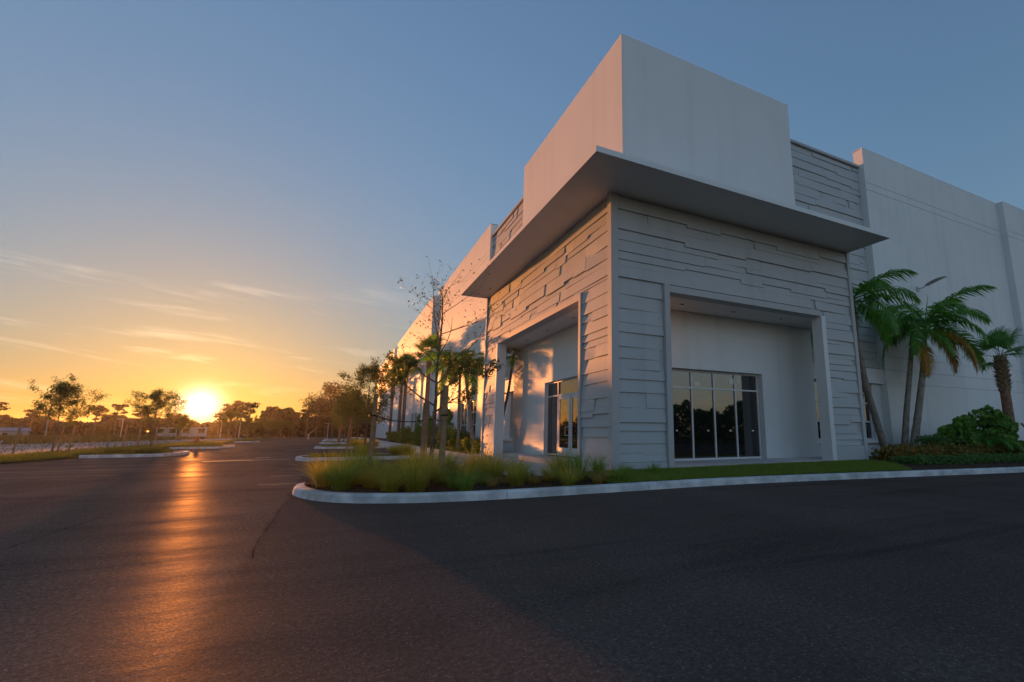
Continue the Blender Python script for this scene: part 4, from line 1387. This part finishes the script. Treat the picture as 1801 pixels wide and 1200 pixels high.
def pole(a, d, h, label, arm=True):
    x, yy = far_pos(a, d)
    root = empty('light_pole', (x, yy, -.05)); tag(root, label, 'light pole', 'light poles by the far lots')
    MB().tube([(0, 0, 0), (0, 0, h)], [.09, .06], 8).build('shaft', M['pole'], root)
    if arm:
        MB().box(-.7, .2, -.12, .12, h - .02, h + .08).build('lamp_head', M['pole'], root)
pole(-19.8, 110, 5.0, 'pale light pole in front of the distant wood')
pole(-7.6, 128, 5.2, 'pale light pole in front of the distant wood')
pole(-9.0, 128, 4.6, 'pale light pole in front of the distant wood')
pole(-0.35, 112, 3.0, 'pale light pole in front of the distant wood')
pole(-15.6, 112, 3.4, 'pale light pole in front of the distant wood')
def trailer(a, d, L, h, label):
    x, yy = far_pos(a, d)
    root = empty('site_trailer', (x, yy, -.05), R(a) * -1); tag(root, label, 'trailer', 'white site trailers')
    MB().box(-L / 2, L / 2, -1.3, 1.3, .55, h).build('body', M['trailer'], root)
    MB().box(-L / 2 - .1, L / 2 + .1, -1.4, 1.4, h, h + .12).build('roof', M['pole'], root)
    for k in (-.3, .28):
        MB().box(L * k - .45, L * k + .45, -1.32, -1.295, 1.2, 2.0).build('window', M['glass'], root)
    for k in (-.35, .35):
        MB().tube([(L * k, -1.25, .35), (L * k, -1.0, .35)], .38, 12).build('wheel', M['strap'], root)
trailer(-12.75, 118, 2.8, 2.0, 'white site trailer parked below the sun glow')
trailer(-10.9, 118, 3.8, 2.1, 'white site trailer parked below the sun glow')
x, yy = far_pos(-21.4, 140)
hs = empty('distant_house', (x, yy, -.05), .3); tag(hs, 'small distant house with a blue-grey roof at the edge of the wood', 'house')
MB().box(-1.8, 1.8, -1.5, 1.5, 0, 1.5).build('wall', M['trailer'], hs)
MB().add([(-2.1, -1.8, 1.5), (2.1, -1.8, 1.5), (2.1, 1.8, 1.5), (-2.1, 1.8, 1.5), (-1.7, 0, 2.2), (1.7, 0, 2.2)], [(0, 1, 5, 4), (2, 3, 4, 5), (1, 2, 5), (3, 0, 4), (3, 2, 1, 0)]).build('roof', M['roof'], hs)
for k in (-.9, .8):
    MB().box(k - .3, k + .3, -1.52, -1.49, .6, 1.2).build('window', M['glass'], hs)
# raised barrier arm at the end of the drive
x, yy = far_pos(-2.0, 105)
bar = empty('barrier_gate', (x, yy, -.02)); tag(bar, 'pale barrier with its arm raised at the far end of the drive', 'barrier')
MB().box(-.15, .15, -.15, .15, 0, 1.0).build('cabinet', M['trailer'], bar)
MB().tube([(0, -.25, .95), (1.3, -.25, 2.1)], [.06, .04], 6).build('arm', M['pole'], bar)
# small white barrier at the verge
bb = empty('verge_barrier', (-21.9, 26.2, -.02)); tag(bb, 'small white slanted board on a short post at the edge of the sandy lot', 'barrier')
MB().tube([(.25, 0, 0), (.25, 0, .75)], .03, 6).build('post', M['pole'], bb)
MB().tube([(-.9, 0, .1), (.35, 0, .8)], [.05, .05], 4).build('board', M['trailer'], bb)

# ------------------------------------------------------------------ haze
hz = MB().box(-2520, 2520, -1520, 3520, -1.6, 17.5).build('haze', None)
hm = bpy.data.materials.new('haze'); hm.use_nodes = True
ht = NT(hm.node_tree)
hm.node_tree.nodes.remove(hm.node_tree.nodes['Principled BSDF'])
pv = ht.n('ShaderNodeVolumePrincipled')
pv.inputs['Color'].default_value = (0.95, 0.92, 0.88, 1)
pv.inputs['Density'].default_value = 0.00019
pv.inputs['Anisotropy'].default_value = 0.72
hm.node_tree.links.new(pv.outputs[0], hm.node_tree.nodes['Material Output'].inputs['Volume'])
hz.data.materials.append(hm)
tag(hz, 'thin evening haze lying over the whole lot', 'haze', None, 'stuff')
